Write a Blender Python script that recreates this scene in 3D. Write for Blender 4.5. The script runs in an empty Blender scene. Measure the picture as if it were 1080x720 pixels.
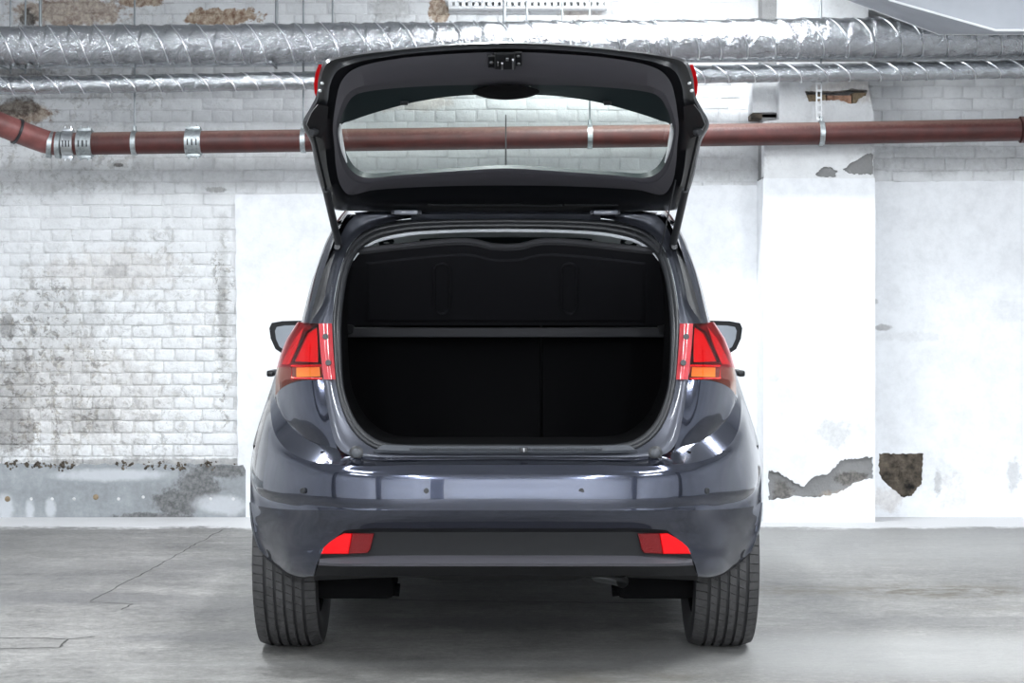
import bpy, bmesh, math, random
from mathutils import Vector, Matrix
random.seed(7)
C = bpy.context.scene.collection
SC = bpy.context.scene
PI = math.pi

# ---------------------------------------------------------------- camera, world, exposure
F = 1934.0            # focal length in pixels of a 1080 wide frame
H = 1.15              # camera height
cam_d = bpy.data.cameras.new('camera')
cam = bpy.data.objects.new('camera', cam_d); C.objects.link(cam)
cam.location = (0, 0, H); cam.rotation_euler = (PI/2, 0, 0)
cam_d.sensor_width = 36; cam_d.lens = 36*F/1080
cam_d.shift_x = 6.5/1080; cam_d.shift_y = -34/1080
cam_d.clip_end = 100; cam_d.clip_start = 0.05
SC.camera = cam
w = bpy.data.worlds.new('world'); SC.world = w; w.use_nodes = True
w.node_tree.nodes['Background'].inputs[0].default_value = (0.75, 0.85, 1, 1)
w.node_tree.nodes['Background'].inputs[1].default_value = 0.05
SC.view_settings.view_transform = 'Standard'; SC.view_settings.look = 'None'
SC.view_settings.exposure = 0.6; SC.view_settings.gamma = 1.0
SC.view_settings.use_curve_mapping = False
# (x, y, z, length, watts, 'x' or 'y' direction) of the ceiling tube lamps; z is the tube height
LAMPS = [(-1.7, 7.3, 3.0, 1.5, 52, 'y'), (-0.1, 7.3, 3.0, 1.5, 34, 'y'), (2.5, 6.7, 3.0, 1.5, 50, 'y'), (0.72, 9.2, 3.06, 1.3, 36, 'x'),
         (-1.5, 4.4, 3.0, 1.5, 36, 'y'), (1.5, 4.4, 3.0, 1.5, 46, 'y'), (-2.6, 1.6, 3.0, 1.5, 34, 'y'), (2.6, 1.6, 3.0, 1.5, 46, 'y'),
         (-1.4, -1.4, 3.0, 1.5, 110, 'y'), (1.4, -1.4, 3.0, 1.5, 120, 'y'), (-1.6, -5.6, 3.0, 1.5, 330, 'y'), (1.6, -5.6, 3.0, 1.5, 370, 'y')]
LAMP_COL = (0.93, 0.97, 1.0)

# ---------------------------------------------------------------- mesh helpers
def P(u, v, Y):
    """point at depth Y on the sight line u right of the vanishing point, v down from the frame's top (photo pixels)"""
    return Vector((u*Y/F, Y, H+(326-v)*Y/F))

def link(name, me, mat=None, parent=None, smooth=True, ang=35):
    o = bpy.data.objects.new(name, me); C.objects.link(o)
    if mat: me.materials.append(mat)
    if smooth:
        me.shade_smooth()
        me.set_sharp_from_angle(angle=math.radians(ang))
    if parent: o.parent = parent
    return o

class MB:
    def __init__(s): s.v = []; s.f = []
    def add(s, vs, fs):
        n = len(s.v); s.v += [tuple(x) for x in vs]; s.f += [tuple(i+n for i in f) for f in fs]; return s
    def box(s, lo, hi, M=None):
        x0, y0, z0 = lo; x1, y1, z1 = hi
        vs = [Vector(p) for p in ((x0,y0,z0),(x1,y0,z0),(x1,y1,z0),(x0,y1,z0),(x0,y0,z1),(x1,y0,z1),(x1,y1,z1),(x0,y1,z1))]
        if M: vs = [M @ p for p in vs]
        return s.add(vs, [(0,3,2,1),(4,5,6,7),(0,1,5,4),(1,2,6,5),(2,3,7,6),(3,0,4,7)])
    def rbox(s, lo, hi, b, M=None):
        """box with chamfered edges"""
        bm = bmesh.new()
        bmesh.ops.create_cube(bm, size=1)
        for p in bm.verts:
            p.co = Vector([(lo[i]+hi[i])/2 + p.co[i]*(hi[i]-lo[i]) for i in range(3)])
        bmesh.ops.bevel(bm, geom=bm.edges[:], offset=b, segments=2, affect='EDGES', profile=0.6)
        bm.verts.ensure_lookup_table()
        vs = [(M @ p.co) if M else p.co.copy() for p in bm.verts]
        fs = [tuple(q.index for q in f.verts) for f in bm.faces]
        bm.free(); return s.add(vs, fs)
    def tube(s, pts, r, n=12, cap=True):
        """tube along points, r a number or list of radii"""
        pts = [Vector(p) for p in pts]; rs = r if isinstance(r, (list, tuple)) else [r]*len(pts)
        vs = []; fs = []; ref = None
        for i, p in enumerate(pts):
            d = (pts[min(i+1, len(pts)-1)]-pts[max(i-1, 0)]).normalized()
            if ref is None: ref = Vector((0,0,1)) if abs(d.z) < .9 else Vector((0,1,0))
            a = d.cross(ref).normalized(); b = d.cross(a).normalized(); ref = -b if False else ref
            for k in range(n):
                t = 2*PI*k/n; vs.append(p + a*math.cos(t)*rs[i] + b*math.sin(t)*rs[i])
        for i in range(len(pts)-1):
            for k in range(n):
                k2 = (k+1) % n; fs.append((i*n+k, i*n+k2, (i+1)*n+k2, (i+1)*n+k))
        if cap: fs.append(tuple(range(n))[::-1]); fs.append(tuple((len(pts)-1)*n+k for k in range(n)))
        return s.add(vs, fs)
    def disc(s, c, axis, r, h, n=16, bev=.25):
        c = Vector(c); ax = Vector(axis).normalized()
        return s.tube([c, c+ax*h*(1-bev), c+ax*h], [r, r, r*(1-bev)], n)
    def lathe_x(s, prof, n=64, cx=0, cy=0, cz=0):
        """prof: (x, r) pairs turned about the X axis"""
        vs = []; fs = []; m = len(prof)
        for k in range(n):
            t = 2*PI*k/n
            for x, r in prof: vs.append((cx+x, cy+r*math.cos(t), cz+r*math.sin(t)))
        for k in range(n):
            k2 = (k+1) % n
            for j in range(m-1): fs.append((k*m+j, k*m+j+1, k2*m+j+1, k2*m+j))
        return s.add(vs, fs)
    def build(s, name, mat, parent=None, smooth=True, ang=35):
        me = bpy.data.meshes.new(name); me.from_pydata(s.v, [], s.f)
        bm = bmesh.new(); bm.from_mesh(me); bmesh.ops.recalc_face_normals(bm, faces=bm.faces[:]); bm.to_mesh(me); bm.free()
        return link(name, me, mat, parent, smooth, ang)

def spline(pts, n, sym=False):
    """Catmull-Rom through pts (any dimension), n samples at even chord length"""
    pts = [Vector(p) for p in pts]
    if len(pts) == 2: return [pts[0].lerp(pts[1], i/(n-1)) for i in range(n)]
    ext = [pts[0]*2-pts[1]] + pts + [pts[-1]*2-pts[-2]]
    if sym:      # both ends lie on the car's centre line: mirror their neighbours
        ext[0] = pts[1].copy(); ext[0].x *= -1; ext[-1] = pts[-2].copy(); ext[-1].x *= -1
    dense = []
    for i in range(1, len(ext)-2):
        p0, p1, p2, p3 = ext[i-1:i+3]
        # centripetal parameters keep the curve from overshooting
        t01 = max((p1-p0).length, 1e-6)**.5; t12 = max((p2-p1).length, 1e-6)**.5; t23 = max((p3-p2).length, 1e-6)**.5
        m1 = (p2-p1 + ((p1-p0)/t01 - (p2-p0)/(t01+t12))*t12)
        m2 = (p2-p1 + ((p3-p2)/t23 - (p3-p1)/(t12+t23))*t12)
        for k in range(16):
            t = k/16; t2 = t*t; t3 = t2*t
            dense.append(p1*(2*t3-3*t2+1) + m1*(t3-2*t2+t) + p2*(-2*t3+3*t2) + m2*(t3-t2))
    dense.append(pts[-1])
    L = [0]
    for a, b in zip(dense, dense[1:]): L.append(L[-1]+(b-a).length)
    out = []; j = 0
    for i in range(n):
        d = L[-1]*i/(n-1)
        while j < len(L)-2 and L[j+1] < d: j += 1
        q = (d-L[j])/max(L[j+1]-L[j], 1e-9)
        out.append(dense[j].lerp(dense[j+1], min(max(q, 0), 1)))
    return out

def grid_faces(r, c): return [(i*c+j, i*c+j+1, (i+1)*c+j+1, (i+1)*c+j) for i in range(r-1) for j in range(c-1)]

def patch(mb, rows, nc=24, nr=None, mirror=True, world=False, both=True):
    """surface through rows of (u, v, Y) points (or world points); nr rows by a spline across them; mirrored about x = 0"""
    R = [spline([(Vector(p) if world else P(*p)) for p in row], nc) for row in rows]
    if nr and len(rows) > 2:
        cols = [spline([r[j] for r in R], nr) for j in range(nc)]
        R = [[cols[j][i] for j in range(nc)] for i in range(nr)]
    vs = [p for r in R for p in r]; fs = grid_faces(len(R), nc)
    if both: mb.add(vs, fs)
    if mirror: mb.add([Vector((-p.x, p.y, p.z)) for p in vs], [f[::-1] for f in fs])
    return R

def prism(mb, front, back):
    n = len(front)
    mb.add(list(front)+list(back), [tuple(range(n))[::-1], tuple(range(n, 2*n))] + [(i, (i+1) % n, n+(i+1) % n, n+i) for i in range(n)])

def empty(name, loc, label=None, cat=None, group=None, kind=None):
    o = bpy.data.objects.new(name, None); C.objects.link(o); o.location = loc; o.empty_display_size = .1
    tag(o, label, cat, group, kind); return o
def tag(o, label=None, cat=None, group=None, kind=None):
    if label: o['label'] = label
    if cat: o['category'] = cat
    if group: o['group'] = group
    if kind: o['kind'] = kind
    return o
def adopt(root, *obs):
    """parent world-space meshes to an Empty that is not at the origin"""
    for o in obs:
        o.parent = root; o.matrix_parent_inverse = Matrix.Translation(-Vector(root.location))

# ---------------------------------------------------------------- materials
def mat(name, col, rough=.5, metal=0, coat=0, coat_rough=.03, spec=.5, bump=None, vary=None):
    """bump = (scale, strength, distance); vary = (scale, amount) brightness variation"""
    m = bpy.data.materials.new(name); m.use_nodes = True; nt = m.node_tree; b = nt.nodes['Principled BSDF']
    b.inputs['Base Color'].default_value = (*col, 1); b.inputs['Roughness'].default_value = rough
    b.inputs['Metallic'].default_value = metal; b.inputs['Coat Weight'].default_value = coat
    b.inputs['Coat Roughness'].default_value = coat_rough; b.inputs['Specular IOR Level'].default_value = spec
    if bump:
        n = noise(nt, bump[0], 6, .65); bp = nt.nodes.new('ShaderNodeBump'); bp.inputs['Strength'].default_value = bump[1]; bp.inputs['Distance'].default_value = bump[2]
        nt.links.new(n, bp.inputs['Height']); nt.links.new(bp.outputs[0], b.inputs['Normal'])
    if vary:
        n = noise(nt, vary[0], 5, .6); a = vary[1]
        r = ramp(nt, n, [(.3, tuple(c*(1-a) for c in col)), (.7, tuple(min(1, c*(1+a)) for c in col))])
        nt.links.new(r, b.inputs['Base Color'])
    return m
def pos(nt):
    for n in nt.nodes:
        if n.type == 'NEW_GEOMETRY': return n.outputs['Position']
    return nt.nodes.new('ShaderNodeNewGeometry').outputs['Position']
def vmath(nt, op, a, b):
    n = nt.nodes.new('ShaderNodeVectorMath'); n.operation = op
    for i, x in enumerate((a, b)):
        if x is None: continue
        if isinstance(x, (tuple, list)): n.inputs[i].default_value = x
        else: nt.links.new(x, n.inputs[i])
    return n
def math_(nt, op, a, b=0.0, clamp=False):
    n = nt.nodes.new('ShaderNodeMath'); n.operation = op; n.use_clamp = clamp
    for i, x in enumerate((a, b)):
        if isinstance(x, (int, float)): n.inputs[i].default_value = x
        else: nt.links.new(x, n.inputs[i])
    return n.outputs[0]
def noise(nt, scale, detail=5, rough=.6, stretch=None, dist=0):
    n = nt.nodes.new('ShaderNodeTexNoise'); n.inputs['Scale'].default_value = scale; n.inputs['Detail'].default_value = detail
    n.inputs['Roughness'].default_value = rough; n.inputs['Distortion'].default_value = dist
    p = pos(nt)
    if stretch: p = vmath(nt, 'MULTIPLY', p, stretch).outputs[0]
    nt.links.new(p, n.inputs['Vector']); return n.outputs['Fac']
def ramp(nt, fac, stops):
    r = nt.nodes.new('ShaderNodeValToRGB'); e = r.color_ramp.elements
    while len(e) < len(stops): e.new(.5)
    for i, (p, c) in enumerate(stops): e[i].position = p; e[i].color = (*c, 1) if len(c) == 3 else c
    nt.links.new(fac, r.inputs[0]); return r.outputs[0]
def step(nt, x, lo, hi):
    n = nt.nodes.new('ShaderNodeMapRange'); n.interpolation_type = 'SMOOTHSTEP'
    n.inputs['From Min'].default_value = lo; n.inputs['From Max'].default_value = hi; nt.links.new(x, n.inputs['Value']); return n.outputs[0]
def mix(nt, fac, a, b):
    n = nt.nodes.new('ShaderNodeMix'); n.data_type = 'RGBA'
    for s, x in ((0, fac), (6, a), (7, b)):
        if isinstance(x, (int, float)): n.inputs[s].default_value = x
        elif isinstance(x, tuple): n.inputs[s].default_value = (*x, 1)
        else: nt.links.new(x, n.inputs[s])
    return n.outputs[2]
def blot(nt, c, r, nz, soft=.35):
    """0..1 mask of a ragged-edged ellipsoid at c with radii r, the edge broken up by the noise nz"""
    d = vmath(nt, 'MULTIPLY', vmath(nt, 'SUBTRACT', pos(nt), c).outputs[0], tuple(1/x for x in r))
    l = nt.nodes.new('ShaderNodeVectorMath'); l.operation = 'LENGTH'; nt.links.new(d.outputs[0], l.inputs[0])
    v = math_(nt, 'ADD', l.outputs['Value'], math_(nt, 'MULTIPLY', math_(nt, 'SUBTRACT', nz, .5), 3.2))
    n = nt.nodes.new('ShaderNodeMapRange'); n.interpolation_type = 'SMOOTHSTEP'
    n.inputs['From Min'].default_value = 1-soft; n.inputs['From Max'].default_value = 1+soft
    n.inputs['To Min'].default_value = 1; n.inputs['To Max'].default_value = 0
    nt.links.new(v, n.inputs['Value']); return n.outputs[0]
def maxof(nt, ms):
    o = ms[0]
    for m in ms[1:]: o = math_(nt, 'MAXIMUM', o, m)
    return o

WY = 10.18                                   # face of the back wall
def wx(px): return (px-533.5)*WY/F
def wz(py): return H+(326-py)*WY/F
def wblot(nt, px, py, rx, ry, nz, soft=.3, Y=WY):
    return blot(nt, ((px-533.5)*Y/F, Y, H+(326-py)*Y/F), (rx*Y/F, 3, ry*Y/F), nz, soft)

def wall_paint(name, base, marks_dark, marks_tan, marks_grey, speck=.0, bump=.5, pits=None):
    m = bpy.data.materials.new(name); m.use_nodes = True; nt = m.node_tree; b = nt.nodes['Principled BSDF']
    n1 = noise(nt, 9, 8, .68); n2 = noise(nt, 38, 6, .7); n3 = noise(nt, 3.1, 6, .6)
    big = math_(nt, 'ADD', math_(nt, 'MULTIPLY', n1, .7), math_(nt, 'MULTIPLY', n2, .3))
    col = ramp(nt, big, [(.3, tuple(c*.86 for c in base)), (.55, base), (.75, tuple(min(.97, c*1.06) for c in base))])
    if speck:
        col = mix(nt, math_(nt, 'MULTIPLY', step(nt, n2, .60, .72), speck), col, (.42, .40, .37))
    if pits:
        mk = maxof(nt, [math_(nt, 'MULTIPLY', wblot(nt, *q[:4], n3, .6), q[4]) for q in pits])
        n6 = noise(nt, 17, 8, .78, None, .6)
        col = mix(nt, math_(nt, 'MULTIPLY', mk, step(nt, n6, .515, .56)), col, ramp(nt, n2, [(.4, (.12,.12,.125)), (.6, (.42,.39,.33))]))
    for marks, c0, c1 in ((marks_grey, (.46, .46, .45), (.62, .62, .62)), (marks_tan, (.25, .14, .085), (.62, .52, .40)), (marks_dark, (.06, .055, .05), (.22, .2, .18))):
        if not marks: continue
        mk = maxof(nt, [math_(nt, 'MULTIPLY', wblot(nt, *q[:4], big, q[5] if len(q) > 5 else .3), q[4]) for q in marks])
        col = mix(nt, mk, col, ramp(nt, n2, [(.38, c0), (.62, c1)]))
    nt.links.new(col, b.inputs['Base Color']); b.inputs['Roughness'].default_value = .72; b.inputs['Specular IOR Level'].default_value = .25
    bp = nt.nodes.new('ShaderNodeBump'); bp.inputs['Strength'].default_value = bump; bp.inputs['Distance'].default_value = .012
    nt.links.new(math_(nt, 'ADD', n1, math_(nt, 'MULTIPLY', n2, .5)), bp.inputs['Height']); nt.links.new(bp.outputs[0], b.inputs['Normal'])
    return m

# marks: px, py, rx, ry, strength, softness (photo positions on the wall)
DARK = [(30,20,9,9,.9), (18,75,34,8,.6), (20,112,26,9,.75), (40,380,60,70,.12), (18,410,22,45,.35), (95,440,30,18,.28), (8,345,8,14,.6), (14,452,24,24,.5), (125,285,12,7,.3), (60,330,50,26,.16), (230,487,260,4,.5), (235,330,5,50,.35), (228,200,9,3,.5), (125,174,5,2,.8)]
TAN = [(72,14,62,14,.75,.2), (240,18,40,9,.95,.12), (150,2,22,6,.9,.15), (22,118,38,12,.85,.2), (462,10,11,14,.9,.1), (90,60,60,5,.4), (120,285,70,22,.16), (85,420,90,60,.12), (430,108,45,10,.35), (610,14,22,7,.4), (880,102,36,12,.3)]
GREY = [(60,185,130,16,.5), (180,175,160,14,.35), (300,175,70,14,.3), (760,175,40,14,.4), (1000,168,90,14,.4), (412,8,22,14,.7), (60,400,90,80,.22), (90,140,140,7,.4), (250,190,50,10,.3), (236,330,8,90,.5)]
M = {}
PITS = [(45,400,60,110,.8), (110,340,110,90,.32), (100,440,120,50,.4), (60,175,90,30,.5), (60,60,120,60,.4), (236,340,8,100,.8)]
M['brick'] = wall_paint('white_brick_paint', (.80,.81,.82), DARK, TAN, GREY, .25, .9, PITS)
M['mortar'] = wall_paint('white_joint_paint', (.74,.745,.755), DARK, TAN, GREY+[(110,400,170,120,.5)], .4, .8, PITS)
M['plaster'] = wall_paint('white_plaster', (.86,.875,.90), [(988,510,4,14,.35), (1068,500,8,18,.3), (930,345,8,3,.5), (922,318,3,3,.4), (810,396,8,5,.2)], [(1005,520,14,20,.15), (935,525,18,12,.25)], [(870,455,16,14,.45), (960,355,40,5,.16), (820,420,8,20,.2), (905,440,8,20,.2), (985,500,24,20,.2), (650,230,10,8,.25), (1065,330,30,10,.12), (826,345,22,6,.15)], 0, .25)
M['pilaster'] = M['plaster']
M['rubble'] = wall_paint('bare_cement', (.27,.27,.27), [(820,515,10,14,.7), (888,500,14,7,.8), (845,522,26,4,.7)], [(880,520,20,8,.5)], [], .5, 1)
M['dark_brick'] = mat('sooty_brick', (.12,.098,.075), .9, bump=(30,1,.03), vary=(14,.95))
M['red_brick'] = mat('bare_red_brick', (.44,.25,.17), .9, bump=(30,.8,.02), vary=(24,.5))
M['tan_brick'] = mat('bare_tan_brick', (.30,.23,.15), .9, bump=(30,.8,.02), vary=(24,.5))

def cement_mat():
    m = bpy.data.materials.new('cement_plinth'); m.use_nodes = True; nt = m.node_tree; b = nt.nodes['Principled BSDF']
    n1 = noise(nt, 5, 7, .65); n2 = noise(nt, 34, 6, .7)
    big = math_(nt, 'ADD', math_(nt, 'MULTIPLY', n1, .7), math_(nt, 'MULTIPLY', n2, .3))
    col = ramp(nt, big, [(.3, (.20,.21,.22)), (.5, (.30,.32,.335)), (.7, (.42,.44,.46))])
    mk = maxof(nt, [math_(nt, 'MULTIPLY', wblot(nt, *q, big, .3), .8) for q in ((208,510,22,20), (190,528,22,14), (232,496,30,7), (160,545,40,5))])
    col = mix(nt, mk, col, ramp(nt, n2, [(.4, (.07,.07,.07)), (.62, (.2,.2,.2))]))
    mk = maxof(nt, [math_(nt, 'MULTIPLY', wblot(nt, *q, big, .4), .7) for q in ((235,532,24,9), (8,536,9,14), (33,540,5,12), (55,536,5,10), (120,500,60,6))])
    col = mix(nt, mk, col, (.62,.64,.67))
    nt.links.new(col, b.inputs['Base Color']); b.inputs['Roughness'].default_value = .8
    bp = nt.nodes.new('ShaderNodeBump'); bp.inputs['Strength'].default_value = .5; bp.inputs['Distance'].default_value = .01
    nt.links.new(big, bp.inputs['Height']); nt.links.new(bp.outputs[0], b.inputs['Normal']); return m
M['cement'] = cement_mat()

def floor_mat():
    m = bpy.data.materials.new('worn_concrete'); m.use_nodes = True; nt = m.node_tree; b = nt.nodes['Principled BSDF']
    n1 = noise(nt, 1.3, 8, .62, (1,.8,1)); n2 = noise(nt, 26, 7, .72); n3 = noise(nt, 4.2, 7, .66, (.55,1.2,1)); n4 = noise(nt, 90, 4, .7); n5 = noise(nt, 11, 7, .75, (.6,1,1))
    big = math_(nt, 'ADD', math_(nt, 'MULTIPLY', n1, .28), math_(nt, 'ADD', math_(nt, 'ADD', math_(nt, 'MULTIPLY', n3, .22), math_(nt, 'MULTIPLY', n5, .25)), math_(nt, 'MULTIPLY', n2, .25)))
    col = ramp(nt, big, [(.40, (.085,.083,.082)), (.46, (.17,.167,.16)), (.53, (.25,.246,.236)), (.61, (.36,.355,.34))])
    n6 = noise(nt, 48, 6, .8, (.7,1,1)); n7 = noise(nt, 7, 7, .7, (.35,1.3,1))
    col = mix(nt, math_(nt, 'MULTIPLY', step(nt, n4, .56, .66), .55), col, (.08,.078,.075))
    col = mix(nt, math_(nt, 'MULTIPLY', step(nt, n6, .53, .66), .5), col, (.10,.098,.094))
    col = mix(nt, math_(nt, 'MULTIPLY', step(nt, n6, .47, .36), .35), col, (.42,.41,.39))
    col = mix(nt, math_(nt, 'MULTIPLY', step(nt, n7, .56, .68), .45), col, (.11,.107,.10))
    def fb(px, py, rx, ry, k, soft=.5):      # blot on the floor: px, py of its centre, half sizes in metres
        Y = H*F/(py-326); return math_(nt, 'MULTIPLY', blot(nt, ((px-533.5)*Y/F, Y, 0), (rx, ry, 2), big, soft), k)
    col = mix(nt, maxof(nt, [fb(655,716,.28,.12,.55), fb(985,623,.42,.2,.9), fb(845,622,.32,.12,.75), fb(1010,590,.25,.1,.3), fb(930,588,.12,.12,.3), fb(1070,640,.2,.1,.4), fb(170,720,.25,.05,.3)]), col, mix(nt, step(nt, n5, .42, .58), col, (.10,.088,.066)))
    col = mix(nt, maxof(nt, [fb(40,630,.7,.18,.5), fb(100,600,.7,.5,.28), fb(60,570,.8,.5,.2), fb(520,655,.5,.16,.45), fb(220,672,.3,.1,.4), fb(980,655,.5,.12,.25), fb(250,640,.4,.25,.25)]), col, (.085,.085,.092))
    col = mix(nt, maxof(nt, [fb(1000,690,.9,.35,.5), fb(900,690,.7,.3,.45), fb(900,575,1.4,.7,.4), fb(540,700,1.2,.06,.25)]), col, (.40,.40,.395))
    # lime splashed along the foot of the wall
    sep = nt.nodes.new('ShaderNodeSeparateXYZ'); nt.links.new(pos(nt), sep.inputs[0])
    yy = math_(nt, 'ADD', sep.outputs[1], math_(nt, 'MULTIPLY', math_(nt, 'SUBTRACT', big, .5), 1.3))
    col = mix(nt, math_(nt, 'MULTIPLY', step(nt, yy, 9.60, 9.72), .85), col, (.70,.70,.71))
    nt.links.new(col, b.inputs['Base Color'])
    nt.links.new(ramp(nt, big, [(.35, (.38,.38,.38)), (.65, (.62,.62,.62))]), b.inputs['Roughness'])
    b.inputs['Specular IOR Level'].default_value = .4
    bp = nt.nodes.new('ShaderNodeBump'); bp.inputs['Strength'].default_value = .5; bp.inputs['Distance'].default_value = .035
    nt.links.new(big, bp.inputs['Height']); nt.links.new(bp.outputs[0], b.inputs['Normal']); return m
M['floor'] = floor_mat()
M['crack'] = mat('crack_dirt', (.085,.083,.08), .95)
M['room_white'] = mat('room_white', (.80,.82,.86), .8, vary=(1.2,.12))
M['room_grey'] = mat('room_grey', (.16,.165,.18), .8, vary=(1.2,.2))
M['ceiling'] = mat('ceiling_white', (.78,.79,.8), .85, vary=(1.5,.12))

M['paint'] = mat('blue_grey_metallic_paint', (.044,.050,.076), .12, .85, 1, .015, vary=(900,.25)); M['paint'].node_tree.nodes['Principled BSDF'].inputs['Coat IOR'].default_value = 1.55
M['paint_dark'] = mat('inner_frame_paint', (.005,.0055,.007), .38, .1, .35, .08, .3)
M['under'] = mat('underbody_black', (.004,.004,.0045), .9, spec=.1)
M['flange'] = mat('door_frame_paint', (.075,.08,.10), .38, .6, .9, .06)
M['black_plastic'] = mat('grained_black_plastic', (.009,.0095,.011), .5, spec=.25, bump=(420,.35,.001))
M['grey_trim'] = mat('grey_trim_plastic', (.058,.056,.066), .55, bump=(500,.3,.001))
M['teal_trim'] = mat('dark_glass_border', (.010,.018,.020), .55, spec=.2)
M['rubber'] = mat('seal_rubber', (.022,.023,.026), .38)
M['carpet'] = mat('black_carpet', (.004,.004,.0046), .95, spec=.06, bump=(700,.8,.002))
M['shelf'] = mat('black_shelf_felt', (.014,.014,.0165), .9, spec=.1, bump=(800,.6,.001))
M['sill'] = mat('sill_trim', (.06,.065,.075), .42)
M['headliner'] = mat('grey_headliner', (.75,.77,.78), .9)
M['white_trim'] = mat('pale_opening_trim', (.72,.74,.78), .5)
M['seat'] = mat('dark_seat_cloth', (.03,.03,.034), .9)
M['tyre'] = mat('tyre_rubber', (.020,.020,.022), .6, bump=(160,.15,.002))
M['tread'] = mat('worn_tread_rubber', (.048,.047,.048), .7, bump=(160,.3,.002), vary=(30,.3))
M['metal'] = mat('dull_metal', (.35,.35,.36), .4, 1)
M['steel'] = mat('bright_steel', (.62,.64,.66), .28, 1, bump=(60,.15,.004))
M['steel_dull'] = mat('galvanised_steel', (.40,.43,.44), .45, .9, bump=(60,.2,.004), vary=(60,.3))
M['chrome'] = mat('mirror_glass', (.22,.235,.25), .03, 1)
M['red_flange'] = mat('red_lamp_flange', (.50,.05,.06), .22, 0, 1, .03)
M['red_in'] = mat('red_lamp_inner', (.75,.012,.03), .25, .2, 1, bump=(120,.5,.004))
M['red_dark'] = mat('dark_red_lamp_body', (.16,.006,.012), .3, .2, 1)
M['orange'] = mat('orange_indicator', (.85,.40,.06), .25, .1, 1, bump=(90,.6,.004))
M['reflector'] = mat('red_reflector', (.74,.002,.006), .25, 0, .25, .03, .25)
M['reflector_dark'] = mat('ribbed_red_reflector', (.15,.0005,.002), .3, 0, .2, .03, .25, bump=(260,.9,.004))
M['pipe_red'] = mat('oxide_red_pipe', (.06,.012,.010), .5, bump=(40,.2,.003), vary=(14,.3))
def dust(m, lo, hi, col, k):
    """dust settled on upward faces"""
    nt = m.node_tree; b = nt.nodes['Principled BSDF']; l = b.inputs['Base Color'].links[0].from_socket
    g = [n for n in nt.nodes if n.type == 'NEW_GEOMETRY'][0]; sp = nt.nodes.new('ShaderNodeSeparateXYZ'); nt.links.new(g.outputs['Normal'], sp.inputs[0])
    d = math_(nt, 'ADD', sp.outputs[2], math_(nt, 'MULTIPLY', math_(nt, 'SUBTRACT', noise(nt, 60, 4, .7), .5), .5))
    nt.links.new(mix(nt, math_(nt, 'MULTIPLY', step(nt, d, lo, hi), k), l, col), b.inputs['Base Color'])
dust(M['pipe_red'], .25, 1.0, (.30,.20,.17), .6)
M['pipe_pale'] = mat('faded_red_pipe', (.19,.065,.06), .45, bump=(40,.2,.003), vary=(10,.35))
M['foil'] = mat('crumpled_foil', (.50,.515,.535), .14, 1, bump=(17,.8,.03))
M['foil_small'] = mat('smooth_foil', (.50,.52,.54), .17, 1, bump=(24,.7,.018))
M['seam'] = mat('foil_tape', (.82,.83,.85), .3, 1)
M['rod'] = mat('hanger_steel', (.30,.32,.33), .5, .7)
M['white_metal'] = mat('white_tray_metal', (.84,.85,.86), .5)
M['duct'] = mat('grey_sheet_duct', (.40,.42,.46), .55, .1, vary=(4,.08))

def glass_mat(name, tint, refl=.09, rough=.02):
    m = bpy.data.materials.new(name); m.use_nodes = True; nt = m.node_tree; nt.nodes.remove(nt.nodes['Principled BSDF'])
    t = nt.nodes.new('ShaderNodeBsdfTransparent'); t.inputs[0].default_value = (*tint, 1)
    g = nt.nodes.new('ShaderNodeBsdfGlossy'); g.inputs['Roughness'].default_value = rough
    lw = nt.nodes.new('ShaderNodeLayerWeight'); lw.inputs[0].default_value = .5
    mx = nt.nodes.new('ShaderNodeMixShader'); nt.links.new(math_(nt, 'ADD', math_(nt, 'MULTIPLY', math_(nt, 'POWER', lw.outputs['Facing'], 5.0), .6), refl), mx.inputs[0])
    nt.links.new(t.outputs[0], mx.inputs[1]); nt.links.new(g.outputs[0], mx.inputs[2])
    nt.links.new(mx.outputs[0], nt.nodes['Material Output'].inputs[0]); return m
M['glass'] = glass_mat('tinted_window', (.84,.89,.85), .04)
M['side_glass'] = glass_mat('side_window_glass', (.85,.9,.9), .05)
M['lens'] = glass_mat('red_lens', (.95,.22,.24), .06, .03); M['lens_low'] = glass_mat('pale_lens', (.97,.75,.62), .06, .03)
def emis(name, col, s):
    m = bpy.data.materials.new(name); m.use_nodes = True; b = m.node_tree.nodes['Principled BSDF']
    b.inputs['Base Color'].default_value = (1,1,1,1); b.inputs['Emission Color'].default_value = (*col, 1); b.inputs['Emission Strength'].default_value = s; return m
M['tube'] = emis('lit_tube', LAMP_COL, 9)

# ---------------------------------------------------------------- room shell
XL, XR, YB, ZC = -4.6, 5.2, -8.0, 3.15
fl = MB().box((XL-.2, YB-.2, -.2), (XR+.2, WY+.3, 0)).build('floor', M['floor']); tag(fl, 'worn grey concrete garage floor', kind='structure')
tag(MB().box((XL-.2, YB-.2, ZC), (XR+.2, WY+.3, ZC+.2)).build('ceiling', M['ceiling']), 'pale garage ceiling', kind='structure')
tag(MB().box((XL-.2, YB-.2, 0), (XL, WY+.3, ZC)).build('wall_left', M['room_white']), 'pale side wall', kind='structure')
tag(MB().box((XR, YB-.2, 0), (XR+.2, WY+.3, ZC)).build('wall_right', M['room_white']), 'pale side wall', kind='structure')
tag(MB().box((XL-.2, YB-.2, 0), (XR+.2, YB, ZC)).build('wall_front', M['room_white']), 'pale wall facing the car', kind='structure')
for i, (x, y) in enumerate(((-2.9, -2.2), (-3.4, 3.4), (3.0, -2.2), (3.9, 3.4), (-1.1, -5.5))):
    tag(MB().rbox((x-.18, y-.18, 0), (x+.18, y+.18, ZC), .015).build('pillar' if i == 0 else 'pillar.%03d' % i, M['room_grey']), 'square grey garage pillar', kind='structure')

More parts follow.
